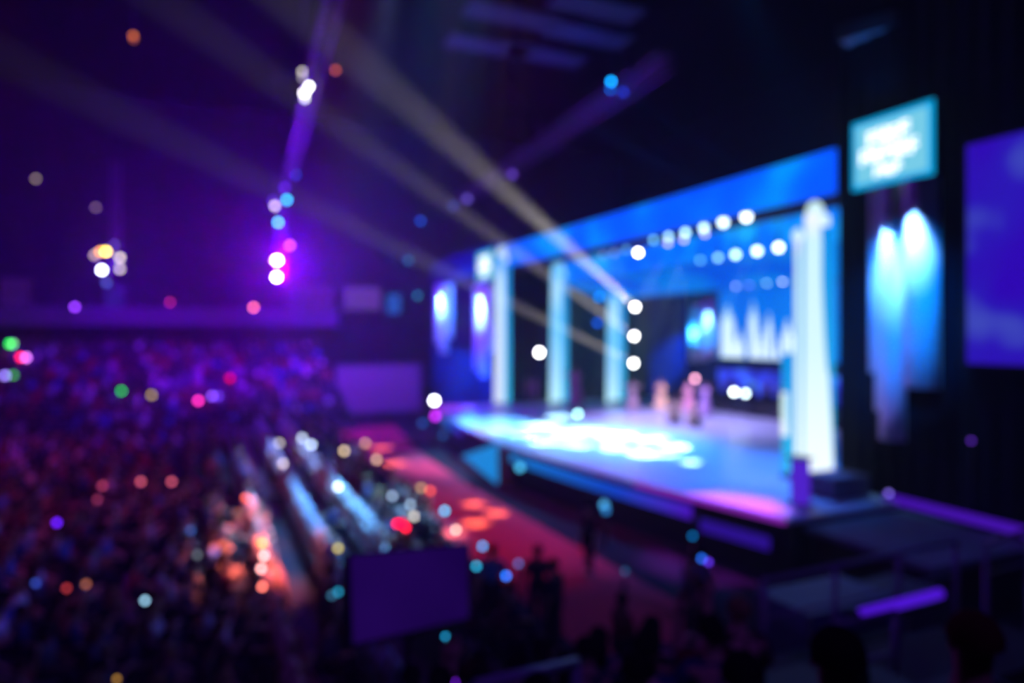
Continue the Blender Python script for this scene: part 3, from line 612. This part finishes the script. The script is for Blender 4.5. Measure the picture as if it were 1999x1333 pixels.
for x, y, d, c, v, lab, s_ in misc: lamp(x, y, d, c, v, lab, s=s_, D=13.6 if s_ < 4.6 else 13.6+s_-4.3)

# ---------------------------------------------------------------- haze filling the hall
hz, nt, out = nodes('show_haze')
vsx = nt.nodes.new('ShaderNodeVolumeScatter'); vsx.inputs['Color'].default_value = (1, 1, 1, 1); vsx.inputs['Density'].default_value = .0020; vsx.inputs['Anisotropy'].default_value = .7
nt.links.new(vsx.outputs[0], out.inputs['Volume'])
MB().box((XL+.05, YN+.05, .01), (XR-.05, YF-.05, ZC-.05)).build('haze', hz, label='thin stage haze filling the whole hall', cat='haze', kind='stuff')
# ---------------------------------------------------------------- people
def skin(name, joints, edges, root, mat, lvl=1):
    """one smooth surface grown around a skeleton; joints = {key: (x, y, z, r)}"""
    keys = list(joints); me = bpy.data.meshes.new('tmp')
    me.from_pydata([joints[k][:3] for k in keys], [(keys.index(a), keys.index(b)) for a, b in edges], [])
    o = bpy.data.objects.new('tmp', me); COL.objects.link(o)
    o.modifiers.new('s', 'SKIN')
    if not me.skin_vertices: 
        bm = bmesh.new(); bm.from_mesh(me); bm.verts.layers.skin.verify(); bm.to_mesh(me); bm.free()
    sv = me.skin_vertices[0].data
    for i, k in enumerate(keys):
        j = joints[k]; r = j[3]; sv[i].radius = (r, r) if len(j) < 5 else (r, j[4]); sv[i].use_root = (k == root)
    if lvl: s = o.modifiers.new('d', 'SUBSURF'); s.levels = lvl; s.render_levels = lvl
    dg = bpy.context.evaluated_depsgraph_get()
    m = bpy.data.meshes.new_from_object(o.evaluated_get(dg)); m.name = name
    bpy.data.objects.remove(o); m.materials.clear(); m.materials.append(mat)
    m.polygons.foreach_set('use_smooth', [True]*len(m.polygons)); return m
def extend(me, mb, mats):
    """adds face and finger pieces to a body mesh"""
    bm = bmesh.new(); bm.from_mesh(me)
    vs_ = [bm.verts.new(v) for v in mb.v]
    for f, mi in zip(mb.f, mb.mi):
        try: q = bm.faces.new([vs_[i] for i in f]); q.material_index = mi; q.smooth = True
        except ValueError: pass
    bm.to_mesh(me); bm.free(); me.materials.clear()
    for m in mats: me.materials.append(m)
SKIN = objcol('skin'); CLOTH = objcol('clothing'); HAIR = objcol('hair'); EYE_M = surf('eye', (.03, .02, .02), .3); LIP = surf('lip', (.35, .12, .10), .5)
def hand(mb, w, d, up):
    """five fingers rooted in the palm at w, pointing along d"""
    w, d = Vector(w), Vector(d).normalized(); n = Vector(up).normalized(); s = d.cross(n).normalized(); n = s.cross(d).normalized()
    sg = 1 if s.y*w.y < 0 else -1
    mb.tube([w-d*.03, w+d*.02+n*.0, w+d*.085], [.026, .038, .034], 8)
    for k, (o, L) in enumerate(((-.027, .065), (-.009, .078), (.009, .072), (.026, .055))):
        a = w+d*.08+s*o; mb.tube([a, a+d*L*.45-n*.006, a+d*L*.8-n*.022, a+d*L*.95-n*.036], [.0095, .009, .008, .006], 6)
    a = w+d*.02+s*sg*.03; mb.tube([a, a+s*sg*.025+d*.03-n*.01, a+s*sg*.03+d*.06-n*.02], [.012, .010, .008], 6)
def make_person(seated, arms, hair, skirt=False):
    b = 0 if seated else .46
    hz_, nk, hd = .53+b, 1.00+b, 1.16+b
    if seated: legs = {s: [(.40, s*.11, .50, .068), (.42, s*.11, .25, .046), (.40, s*.11, .07, .036), (.52, s*.12, .035, .030)] for s in (-1, 1)}
    else: legs = {s: [(.03*s, s*.10, .52, .062), (.0+.02*s, s*.11, .28, .046), (-.03, s*.11, .08, .036), (.10, s*.13, .035, .030)] for s in (-1, 1)}
    J = {'pelvis': (0, 0, hz_, .125), 'waist': (.0, 0, hz_+.16, .115), 'chest': (.0, 0, hz_+.34, .135), 'neck': (.005, 0, nk, .05), 'chin': (.02, 0, hd-.05, .072), 'head': (.02, 0, hd+.02, .088), 'crown': (.01, 0, hd+.075, .062)}
    E = [('pelvis', 'waist'), ('waist', 'chest'), ('chest', 'neck'), ('neck', 'chin'), ('chin', 'head'), ('head', 'crown')]
    A = {'rest': [(.05, .25, .70+b, .042), (.27, .14, .62+b, .028)], 'clap': [(.10, .25, .74+b, .042), (.30, .06, .88+b, .028)], 'up': [(.12, .24, .98+b, .042), (.18, .20, 1.26+b, .028)], 'down': [(-.02, .27, .68+b, .042), (.04, .28, .42+b, .028)], 'wide': [(.05, .38, .83+b, .042), (.16, .58, .98+b, .028)]}[arms]
    for s in (-1, 1):
        n = 'l' if s > 0 else 'r'
        J['sh'+n] = (0, s*.185, hz_+.40, .058); a1, a2 = A
        if arms == 'up' and s < 0: a1, a2 = [(.05, .25, .70+b, .042), (.27, .14, .62+b, .028)]
        J['el'+n] = (a1[0], s*a1[1], a1[2], a1[3]); J['wr'+n] = (a2[0], s*a2[1], a2[2], a2[3])
        J['hp'+n] = (.02, s*.095, hz_-.02, .088); L = legs[s]
        J['kn'+n], J['cf'+n], J['an'+n], J['ft'+n] = L
        E += [('chest', 'sh'+n), ('sh'+n, 'el'+n), ('el'+n, 'wr'+n), ('pelvis', 'hp'+n), ('hp'+n, 'kn'+n), ('kn'+n, 'cf'+n), ('cf'+n, 'an'+n), ('an'+n, 'ft'+n)]
    body = skin('body', J, E, 'pelvis', SKIN)
    x = MB(); hx = .02
    for s in (-1, 1):
        x.ball((hx+.082, s*.032, hd+.025), .012, 6, 4, 1); x.ball((hx, s*.088, hd+.01), (.016, .010, .028), 6, 4)
        wv = Vector(J['wr'+('l' if s > 0 else 'r')][:3]); ev = Vector(J['el'+('l' if s > 0 else 'r')][:3])
        hand(x, wv, wv-ev, (0, 0, 1) if arms not in ('up', 'down') else (1, 0, 0))
    x.tube([(hx+.075, 0, hd+.03), (hx+.105, 0, hd-.005), (hx+.085, 0, hd-.015)], [.008, .014, .010], 6)
    x.ball((hx+.078, 0, hd-.04), (.012, .026, .008), 8, 4, 2)
    extend(body, x, [SKIN, EYE_M, LIP])
    def sub(ks, grow): return {k: tuple(J[k][:3])+(J[k][3]+grow,) for k in ks}
    S = sub(['waist', 'chest', 'shl', 'shr', 'ell', 'elr'], .026); S['pelvis'] = (0, 0, hz_+.02, .152)
    S['nb'] = (0, 0, hz_+.44, .062)
    shirt = skin('shirt', S, [('pelvis', 'waist'), ('waist', 'chest'), ('chest', 'nb'), ('chest', 'shl'), ('chest', 'shr'), ('shl', 'ell'), ('shr', 'elr')], 'pelvis', CLOTH)
    if skirt:
        g = MB(); n = 16; rows = [(hz_+.10, .13), (hz_-.1, .20), (hz_-.45, .27), (.12, .36)]
        g.tube([(0, 0, z) for z, r in rows], [r for z, r in rows], n, caps=False)
        low = g.mesh('skirt', [CLOTH], True); lown = 'skirt'
    else:
        T = sub(['hpl', 'hpr', 'knl', 'knr', 'cfl', 'cfr'], .022); T['pelvis'] = (0, 0, hz_-.01, .135)
        T['anl'] = tuple(J['anl'][:2])+(J['anl'][2]+.03, .048); T['anr'] = tuple(J['anr'][:2])+(J['anr'][2]+.03, .048)
        low = skin('trousers', T, [('pelvis', 'hpl'), ('hpl', 'knl'), ('knl', 'cfl'), ('cfl', 'anl'), ('pelvis', 'hpr'), ('hpr', 'knr'), ('knr', 'cfr'), ('cfr', 'anr')], 'pelvis', CLOTH); lown = 'trousers'
    h = MB()
    h.ball((hx-.014, 0, hd+.035), (.104, .100, .108), 14, 8, z0=-.15)
    if hair: h.tube([(hx-.06, 0, hd+.05), (hx-.085, 0, hd-.06), (hx-.09, 0, hd-.18), (hx-.08, 0, hd-.26)], [.07, .085, .075, .03], 10)
    hm = h.mesh('hair', [HAIR], True)
    return body, shirt, (lown, low), hm
SEATS = [make_person(True, 'rest', 0), make_person(True, 'rest', 1), make_person(True, 'clap', 0), make_person(True, 'clap', 1), make_person(True, 'up', 0)]
STANDS = {'down': make_person(False, 'down', 0), 'wide_dress': make_person(False, 'wide', 1, True), 'rest_dress': make_person(False, 'rest', 1, True), 'clap': make_person(False, 'clap', 0), 'up': make_person(False, 'up', 0)}
SKINS = [(.55, .33, .23), (.42, .24, .16), (.24, .13, .08), (.62, .42, .32)]; HAIRS = [(.02, .012, .01), (.05, .025, .012), (.10, .05, .02), (.25, .16, .07), (.01, .01, .01)]
def person(parts, loc, rz, shirt, low, label, group=None, hair=None, skin_=None, sc=1, rnd=random):
    body, sh, (ln, lm), hm = parts
    p = link('person', body, None, label, 'person', group, loc=loc); p.rotation_euler.z = rz; p.scale = (sc,)*3
    p.color = (skin_ or rnd.choice(SKINS))+(1,)
    for nm, me, c in (('shirt' if shirt is not None else 'top', sh, shirt), (ln, lm, low), ('hair', hm, hair or rnd.choice(HAIRS))):
        o = link(nm, me, p); o.color = tuple(c)+(1,)
    return p
CR = random.Random(11)
DARKC = [(.02, .02, .03), (.04, .04, .07), (.10, .10, .14), (.03, .05, .15), (.16, .02, .03), (.08, .05, .05), (.30, .30, .34), (.55, .55, .58), (.35, .05, .06), (.06, .10, .30), (.75, .74, .76), (.55, .05, .07), (.10, .20, .60), (.02, .02, .02), (.02, .02, .02)]
FLOORZ = {}
def bench(x, y0, y1, zf, label, grp, along='y'):
    e = empty('bench', (x, y0, zf) if along == 'y' else (y0, x, zf), label, 'bench', grp); L = y1-y0
    if along == 'y':
        box('seat', (-.16, 0, .38), (.22, L, .43), SEATM, e)
        for i in range(max(2, int(L/4)+1)):
            y = .2+(L-.4)*i/max(1, int(L/4)) if L > 4 else (.2 if i == 0 else L-.2)
            box('leg', (-.1, y-.03, 0), (.15, y+.03, .38), DARKM, e)
    else:
        box('seat', (0, -.16, .38), (L, .22, .43), SEATM, e)
        for i in range(max(2, int(L/4)+1)):
            y = .2+(L-.4)*i/max(1, int(L/4)) if L > 4 else (.2 if i == 0 else L-.2)
            box('leg', (y-.03, -.1, 0), (y+.03, .15, .38), DARKM, e)
    return e
def inview(p, m=40):
    d = depth(p)
    if d < 1: return False
    x, y, _ = pix(p); return -m < x < 1999+m and -m < y < 1333+m*2
cands = []    # (depth, x, y, z, rz, section)
rows = [(5.5, 'front'), (4.55, 'front'), (3.6, 'white'), (2.35, 'pale'), (1.05, 'rosy')]+[(.1-.82*i, 'floor') for i in range(34)]
for i, (x, sec) in enumerate(rows):
    y0, y1 = 7.8, 39.5
    if sec == 'front': y0 = 17
    if sec == 'white': y0 = 13.6
    # bench only where the row can be in frame
    lo = next((y for y in [y0+.5*k for k in range(70)] if y < y1 and inview((x, y, 1.0), 90)), None)
    if lo is None: continue
    bench(x, lo, y1, 0, 'long dark bench of the floor seating, %s row from the stage' % (ordn+['thirteenth', 'fourteenth', 'fifteenth', 'sixteenth', 'seventeenth', 'eighteenth', 'nineteenth', 'twentieth', 'twenty-first', 'twenty-second', 'twenty-third', 'twenty-fourth', 'twenty-fifth', 'twenty-sixth', 'twenty-seventh', 'twenty-eighth', 'twenty-ninth', 'thirtieth', 'thirty-first', 'thirty-second', 'thirty-third', 'thirty-fourth', 'thirty-fifth'])[i], 'floor benches')
    y = lo+.3
    while y < y1-.3:
        if CR.random() < (.94 if sec in ('white', 'pale', 'rosy') else .86): cands.append((depth((x, y, 1)), x+(CR.uniform(-.18, .18) if sec == 'floor' else 0), y+CR.uniform(-.05, .05), 0, CR.uniform(-.15, .15), sec))
        y += .56 if sec in ('white', 'pale') else .62
STICKS = []
def ground(x, y):
    if y > 41 and x < 8: return .25+.30*min(13, int((y-41)/.95))
    if 1.35 < y < 7.3 and -7 < x < 5.8: return ROWS[min(6, int((y-1.35)/.85))][1]
    return 0
sticks = [(237, 763, 46, (.0, .42, .03), .6, 'green'), (296, 771, 45, (.30, .20, .08), .6, 'tan'), (387, 782, 45, (.95, .03, .42), .75, 'pink'), (414, 773, 46, (.22, .07, .85), .6, 'violet'), (426, 773, 46.5, (.10, .03, .65), .45, 'dim violet'), (449, 738, 50, (.62, .0, .05), .55, 'red'),
          (19, 671, 52, (.0, .75, .06), .7, 'bright green'), (25, 671, 52.2, (.25, .9, .3), .4, 'pale green'), (40, 697, 51, (1, .01, .06), .8, 'bright red'), (51, 698, 51.3, (.75, .18, .95), .7, 'pink-violet'), (10, 733, 50, (.32, .22, .95), .6, 'pale violet'), (26, 732, 50.2, (.05, .35, .05), .4, 'dull green'),
          (111, 1020, 14, (.12, .01, .85), .6, 'deep blue'), (283, 1172, 10.5, (.22, .42, .58), .6, 'pale blue-grey'), (988, 1124, 10.5, (.0, .16, .85), .7, 'blue'), (1012, 1100, 11.5, (.0, .08, .30), .5, 'dim blue'), (930, 1105, 10.8, (.02, .35, .60), .5, 'teal'), (942, 1066, 12, (.0, .30, .72), .55, 'azure'),
          (868, 997, 14.2, (.02, .45, .78), .7, 'cyan'), (890, 1034, 13.5, (.60, .48, .38), .7, 'beige'), (672, 880, 24, (.62, .45, .28), .65, 'tan'), (713, 865, 26, (.45, .22, .10), .6, 'amber'), (735, 897, 23, (.60, .35, .22), .6, 'light amber'), (775, 1022, 13.8, (1, .0, .03), .9, 'big red'), (792, 1030, 13.6, (1, .0, .03), .9, 'big red'), (785, 1020, 13.7, (1, .0, .04), .5, 'big red'),
          (822, 952, 16.5, (.40, .26, .12), .5, 'brown'), (840, 958, 16.4, (.9, .10, .05), .5, 'orange-red'), (766, 968, 16.2, (.30, .42, .62), .5, 'steel blue'), (801, 985, 15.6, (.30, .42, .58), .5, 'grey-blue'), (808, 1008, 14.8, (.55, .50, .42), .6, 'cream'), (870, 1243, 8.6, (.01, .28, .55), .5, 'teal'), (660, 1155, 10.5, (.01, .22, .38), .45, 'teal'), (648, 1162, 10.4, (.03, .12, .22), .4, 'dim teal'),
          (545, 865, 30, (.45, .42, .35), .5, 'pale cream'), (590, 855, 31, (.45, .55, .62), .6, 'pale white'), (608, 868, 29, (.50, .62, .80), .65, 'pale blue'), (552, 905, 26, (.60, .50, .52), .6, 'pale pink'), (660, 950, 20.5, (.75, .9, 1), .9, 'white'), (480, 972, 19, (.9, .12, .06), .6, 'orange-red'), (512, 1060, 15.5, (1, .35, .02), .8, 'orange'), (515, 1085, 14.5, (1, .5, .5), .8, 'pink-white'), (510, 1110, 13.8, (1, .42, .42), .9, 'pale pink'), (512, 1145, 12.8, (1, .2, .15), .7, 'salmon'), (660, 1070, 15, (.55, .45, .10), .5, 'mustard'),
          (275, 940, 22, (.55, .08, .14), .45, 'rose'), (335, 940, 22, (.55, .08, .14), .45, 'rose'), (200, 948, 22, (.40, .04, .12), .35, 'dark rose'), (190, 975, 21, (.3, .03, .1), .3, 'dark rose'), (130, 1148, 12, (.40, .03, .04), .35, 'dark red'), (168, 1140, 12, (.35, .10, .05), .35, 'dull orange'), (70, 1138, 12, (.03, .06, .40), .35, 'dull blue'), (228, 1325, 8.9, (.25, .12, .02), .4, 'dull amber'), (385, 1083, 14, (.10, .12, .14), .4, 'grey'), (372, 1035, 15, (.03, .08, .30), .4, 'dim blue'),
          (1326, 1185, 7.6, (.08, .50, .60), .7, 'teal-white'), (1352, 1046, 12.5, (.0, .07, .22), .6, 'dim blue'), (1370, 1090, 11, (.01, .10, .60), .55, 'blue'), (1383, 1097, 11, (.08, .02, .55), .5, 'violet'), (1220, 1115, 10.5, (.01, .04, .10), .5, 'very dim blue'), (887, 1331, 7, (.15, .01, .6), .5, 'violet')]
for q in sticks:
    t, s_ = ray(q[0], q[1]); d = 5.5
    while d < 60:
        p = at(q[0], q[1], d=d); stand = p.x > 5.8; g = ground(p.x, p.y)
        if p.z-.16-4.2*d/F <= g+(1.80 if stand else 1.34) or p.y > 53.5: break
        d += .04
    STICKS.append((q, p, d, g, stand))
keep = []
for c in cands:
    if all((c[1]-k[1].x+.18)**2+(c[2]-k[1].y+.2)**2 > .16 for k in STICKS): keep.append(c)
cands = keep
cands.sort()
LAB = {'front': ('seated spectator in dark clothes on the two benches beside the red floor', 'spectators beside the red floor'),
       'white': ('seated spectator in clothes whitened by painted light in the bright cyan-white row', 'white lit row'),
       'pale': ('seated spectator in clothes paled to lavender by painted light behind the white row', 'pale lavender row'),
       'rosy': ('seated spectator tinted pink or orange by painted light in the rosy row', 'rosy lit row'),
       'floor': ('seated spectator in the dim red and violet crowd on the floor', 'floor crowd')}
def outfit(sec, y, R=CR):  # light on the white, pale and rosy rows goes into clothes and hair colours
    if sec == 'white': return (.78, .80, .84), (.70, .72, .78), (.6, .62, .66)
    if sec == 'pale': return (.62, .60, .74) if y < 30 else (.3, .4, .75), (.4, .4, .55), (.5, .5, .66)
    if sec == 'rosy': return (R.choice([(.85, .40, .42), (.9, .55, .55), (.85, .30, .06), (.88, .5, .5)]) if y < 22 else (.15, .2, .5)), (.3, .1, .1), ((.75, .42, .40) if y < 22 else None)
    if sec == 'front': return R.choice([(.02, .03, .07), (.05, .12, .3), (.3, .28, .3), (.10, .02, .03)]), (.03, .03, .04), None
    return R.choice(DARKC), (.03, .03, .04), None
NIND = 205
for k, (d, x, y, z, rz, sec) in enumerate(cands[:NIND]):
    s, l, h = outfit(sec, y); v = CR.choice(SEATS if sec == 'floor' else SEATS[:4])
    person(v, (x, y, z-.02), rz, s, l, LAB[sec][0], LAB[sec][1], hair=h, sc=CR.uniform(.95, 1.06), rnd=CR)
# the rest of the crowd: one object, each figure a small seated body in the colours of its clothes
def mini(variant):
    m = MB()
    m.tube([(0, 0, .42), (0, 0, .62), (0, 0, .86), (0, 0, .98)], [.15, .13, .15, .05], 7, 0)
    for s in (-1, 1):
        m.tube([(0, s*.1, .50), (.40, s*.11, .50), (.41, s*.11, .06)], [.085, .07, .045], 5, 1)
        if variant == 1 and s > 0: m.tube([(0, s*.19, .92), (.1, s*.24, 1.02), (.16, s*.2, 1.26)], [.055, .045, .03], 5, 0)
        else: m.tube([(0, s*.19, .92), (.06, s*.25, .70), (.28, s*.13, .64)], [.055, .045, .03], 5, 0)
    m.ball((.02, 0, 1.15), (.09, .082, .115), 8, 6, 2); m.ball((.0, 0, 1.19), (.105, .098, .10), 8, 4, 3, z0=-.1)
    return m
MINI = [mini(0), mini(1)]
far = [(c[1], c[2], c[3], c[4], c[5]) for c in cands[NIND:]]
for k in range(14):
    zf = .25+.30*k; yb = 41+k*.95+.35; n = int(41/.62)
    for i in range(n):
        x = -33+i*.62+CR.uniform(-.08, .08)
        if CR.random() < .85 and inview((x, yb, zf+1)) and x < 7.6: far.append((x, yb, zf, -PI/2+.5+CR.uniform(-.2, .2), 'tier'))
V = []; FC = []; MI = []; VC = []
for x, y, z, rz, sec in far:
    m = MINI[1 if CR.random() < .1 else 0]; k = len(V); c, s = math.cos(rz), math.sin(rz)
    V += [(x+a*c-b*s, y+a*s+b*c, z+zz-(.0)) for a, b, zz in m.v]; FC += [tuple(i+k for i in f) for f in m.f]
    sh, lw, hr = outfit(sec, y); pal = [sh, lw, CR.choice(SKINS), hr or CR.choice(HAIRS)]
    col = [None]*len(m.v)
    for f, mi in zip(m.f, m.mi):
        for i in f: col[i] = pal[mi]
    VC += col
me = bpy.data.meshes.new('crowd'); me.from_pydata(V, [], FC); at_ = me.color_attributes.new('clothes', 'FLOAT_COLOR', 'POINT')
at_.data.foreach_set('color', [q for c in VC for q in (c[0], c[1], c[2], 1)])
cm, nt, out = nodes('crowd_clothing'); bd = nt.nodes.new('ShaderNodeBsdfDiffuse'); an = nt.nodes.new('ShaderNodeAttribute'); an.attribute_name = 'clothes'
nt.links.new(an.outputs['Color'], bd.inputs[0]); nt.links.new(bd.outputs[0], out.inputs[0]); me.materials.append(cm)
link('crowd', me, None, 'distant seated crowd filling the rear of the floor and the far raked tiers', 'crowd', kind='stuff')
# near stand: dark spectators seen from behind
n_near = 0
for r in range(1, 6):
    y, zf = ROWS[r]; bench(y+.25, -.6 if r < 6 else 0, 5.6, zf, 'dark bench of the near stand, %s from the top' % ordn[r-1], 'near stand benches', 'x')
    x = -.3
    while x < 5.4:
        p = (x, y+.25, zf+1.2)
        if inview(p, 60) and not (pix(p)[0] > 1430 and pix(p)[1] < 1240) and CR.random() < .85:
            person(CR.choice(SEATS[:4]), (x, y+.25, zf-.02), PI/2-.35+CR.uniform(-.15, .15), CR.choice(DARKC[:4]), (.02, .02, .03), 'dark spectator seen from behind in the near stand at the bottom of the frame', 'near stand spectators', hair=(.01, .01, .01), rnd=CR); n_near += 1
        x += .64
for px, py, d, lab in ((1638, 1236, 2.55, 'large black silhouette of a spectator below the short violet tube'), (1905, 1205, 2.7, 'large dark reddish silhouette of a spectator at the bottom right corner')):
    p = at(px, py, d=d)
    person(SEATS[0], (p.x, p.y, p.z-1.28), PI/2-.4, (.05, .01, .012) if px > 1800 else (.012, .012, .015), (.02, .02, .02), lab, hair=(.008, .006, .006) if px < 1800 else (.05, .01, .01), skin_=(.3, .17, .1))
    box('stool', (p.x-.2, p.y-.2, p.z-1.32-.02), (p.x+.2, p.y+.2, p.z-.87), BLACK, None, label='low black stool under the %s silhouette' % ('large black' if px < 1800 else 'reddish'), cat='stool')
# crew standing in front of the apron
for i, (px, py, lab) in enumerate(((1050, 1068, 'dark standing crew member against the red floor, nearest'), (1082, 1095, 'dark standing crew member just right of the nearest one on the red floor'), (1150, 985, 'dark crew member standing in the shadow before the apron'), (962, 1068, 'crew member in blue standing at the edge of the red floor behind the prompter screen'), (1368, 1075, 'crew member in blue standing below the violet lower band'))):
    p = at(px, py, Z=1.70)
    person(STANDS['down'], (p.x, p.y, -.005), 1.2+i, (.02, .03, .05) if i < 3 else (.05, .18, .5), (.02, .02, .03), lab, hair=(.01, .01, .01))
# performers
perf = [(1235, 802, 'wide_dress', (.80, .50, .45), 'performer in a pale pink dress beside the deepest tower', 3.6), (1291, 800, 'rest_dress', (.85, .60, .42), 'performer in a cream dress right of the pink-dressed one', 3.4),
        (1345, 806, 'rest_dress', (.55, .25, .45), 'performer in a mauve dress in the middle of the group', 3.2), (1377, 812, 'wide_dress', (.60, .35, .60), 'performer in a lilac dress rightmost of the group', 3.1),
        (1030, 790, 'down', (.35, .10, .18), 'performer in dark red waiting between the far two towers', 3.0), (1045, 792, 'clap', (.45, .12, .22), 'performer in rose clapping between the far two towers', 3.1)]
for px, py, k, c, lab, rz in perf:
    p = at(px, py, Z=1.5); person(STANDS[k], (p.x, p.y, 1.5-.005), rz, c, c, lab, sc=1.0, hair=(.10, .04, .02), skin_=(.62, .38, .28))
for px, py, c, lab in ((1318, 826, (.85, .62, .40), 'performer in a cream costume sitting on a low block centre stage, left'), (1358, 832, (.85, .66, .38), 'performer in a yellow-cream costume sitting on a low block, right')):
    p = at(px, py, Z=1.5); person(SEATS[2], (p.x, p.y, 1.48), 3.4, c, c, lab, hair=(.2, .1, .04), skin_=(.62, .38, .28))
    box('block_seat', (p.x-.2, p.y-.25, 1.5), (p.x+.2, p.y+.25, 1.9), surf('cream_block', (.6, .5, .36), .8), None, label='low cream block under the %s seated performer' % ('left' if px < 1340 else 'right'), cat='block')
tall = at(1124, 796, Z=1.5)
person(STANDS['wide_dress'], (tall.x, tall.y, 1.495), 3.3, (.75, .16, .26), (.65, .12, .3), 'tall performer in a rose-red gown just right of the second far tower', sc=1.35, hair=(.3, .08, .05))
# musicians
for i, px in enumerate((1400, 1425, 1470, 1500, 1525)):
    p = at(px, 790, X=26.8); person(SEATS[2], (26.8, p.y, 1.98), PI, (.02, .02, .05), (.02, .02, .03), 'seated musician in black on the band riser, %s from the left' % ordn[i], 'musicians on the band riser')
    box('stool', (26.6, p.y-.2, 2.0), (27.0, p.y+.2, 2.4), BLACK, None, label='black stool under the %s musician from the left' % ordn[i], cat='stool', group='band stools')
# small lights held up in the crowd
gs = MB().tube([(0, 0, 0), (0, 0, .16)], .014, 8).mesh('grip', [DARKM]); gb = MB().ball((0, 0, .16+1), 1, 14, 10).mesh('globe', [BLACK], True)
seen_lab = {}
for (px, py, _, c, v, nm), p, d, g, stand in STICKS:
    s_ = 4.2; R = s_*d/F
    wh = 'low in the dark' if py > 1040 else 'among the rows' if px > 470 and py > 800 else 'far back' if py < 800 else 'in the crowd'
    side = 'at the left edge' if px < 120 else 'left of the rosy row' if px < 470 else 'around the rosy row' if px < 560 else 'by the white rows' if px < 700 else 'by the red floor' if px < 1100 else 'below the stage edge'
    lab = '%s glowing light held up %s %s' % (nm, wh, side); n = seen_lab.get(lab, 0); seen_lab[lab] = n+1
    if n: lab = lab+(', right neighbour' if n == 1 else ', middle of three')
    far_tier = g > .1 and p.y > 41; rz = -PI/2+.5 if far_tier else (PI/2-.4 if p.y < 7.3 else (CR.uniform(-.2, .2)))
    hx_, hy_ = (.20, .20); bx, by = p.x-(hx_*math.cos(rz)-hy_*math.sin(rz)), p.y-(hx_*math.sin(rz)+hy_*math.cos(rz))
    person(STANDS['up'] if stand else SEATS[4], (bx, by, g-.01), rz, CR.choice(DARKC[:6]), (.02, .02, .03), 'spectator raising the %s' % lab.replace(' glowing light held up', ' light'), None, rnd=CR)
    e = empty('light_stick', (p.x, p.y, p.z-.16-R), lab, 'light stick', 'light sticks in the crowd')
    link('grip', gs, e); g = link('globe', gb, e); g.scale = (R, R, R); g.location.z = .16-R*.16; g.material_slots[0].link = 'OBJECT'; g.material_slots[0].material = emat(c, v*(14.0/s_)**2)
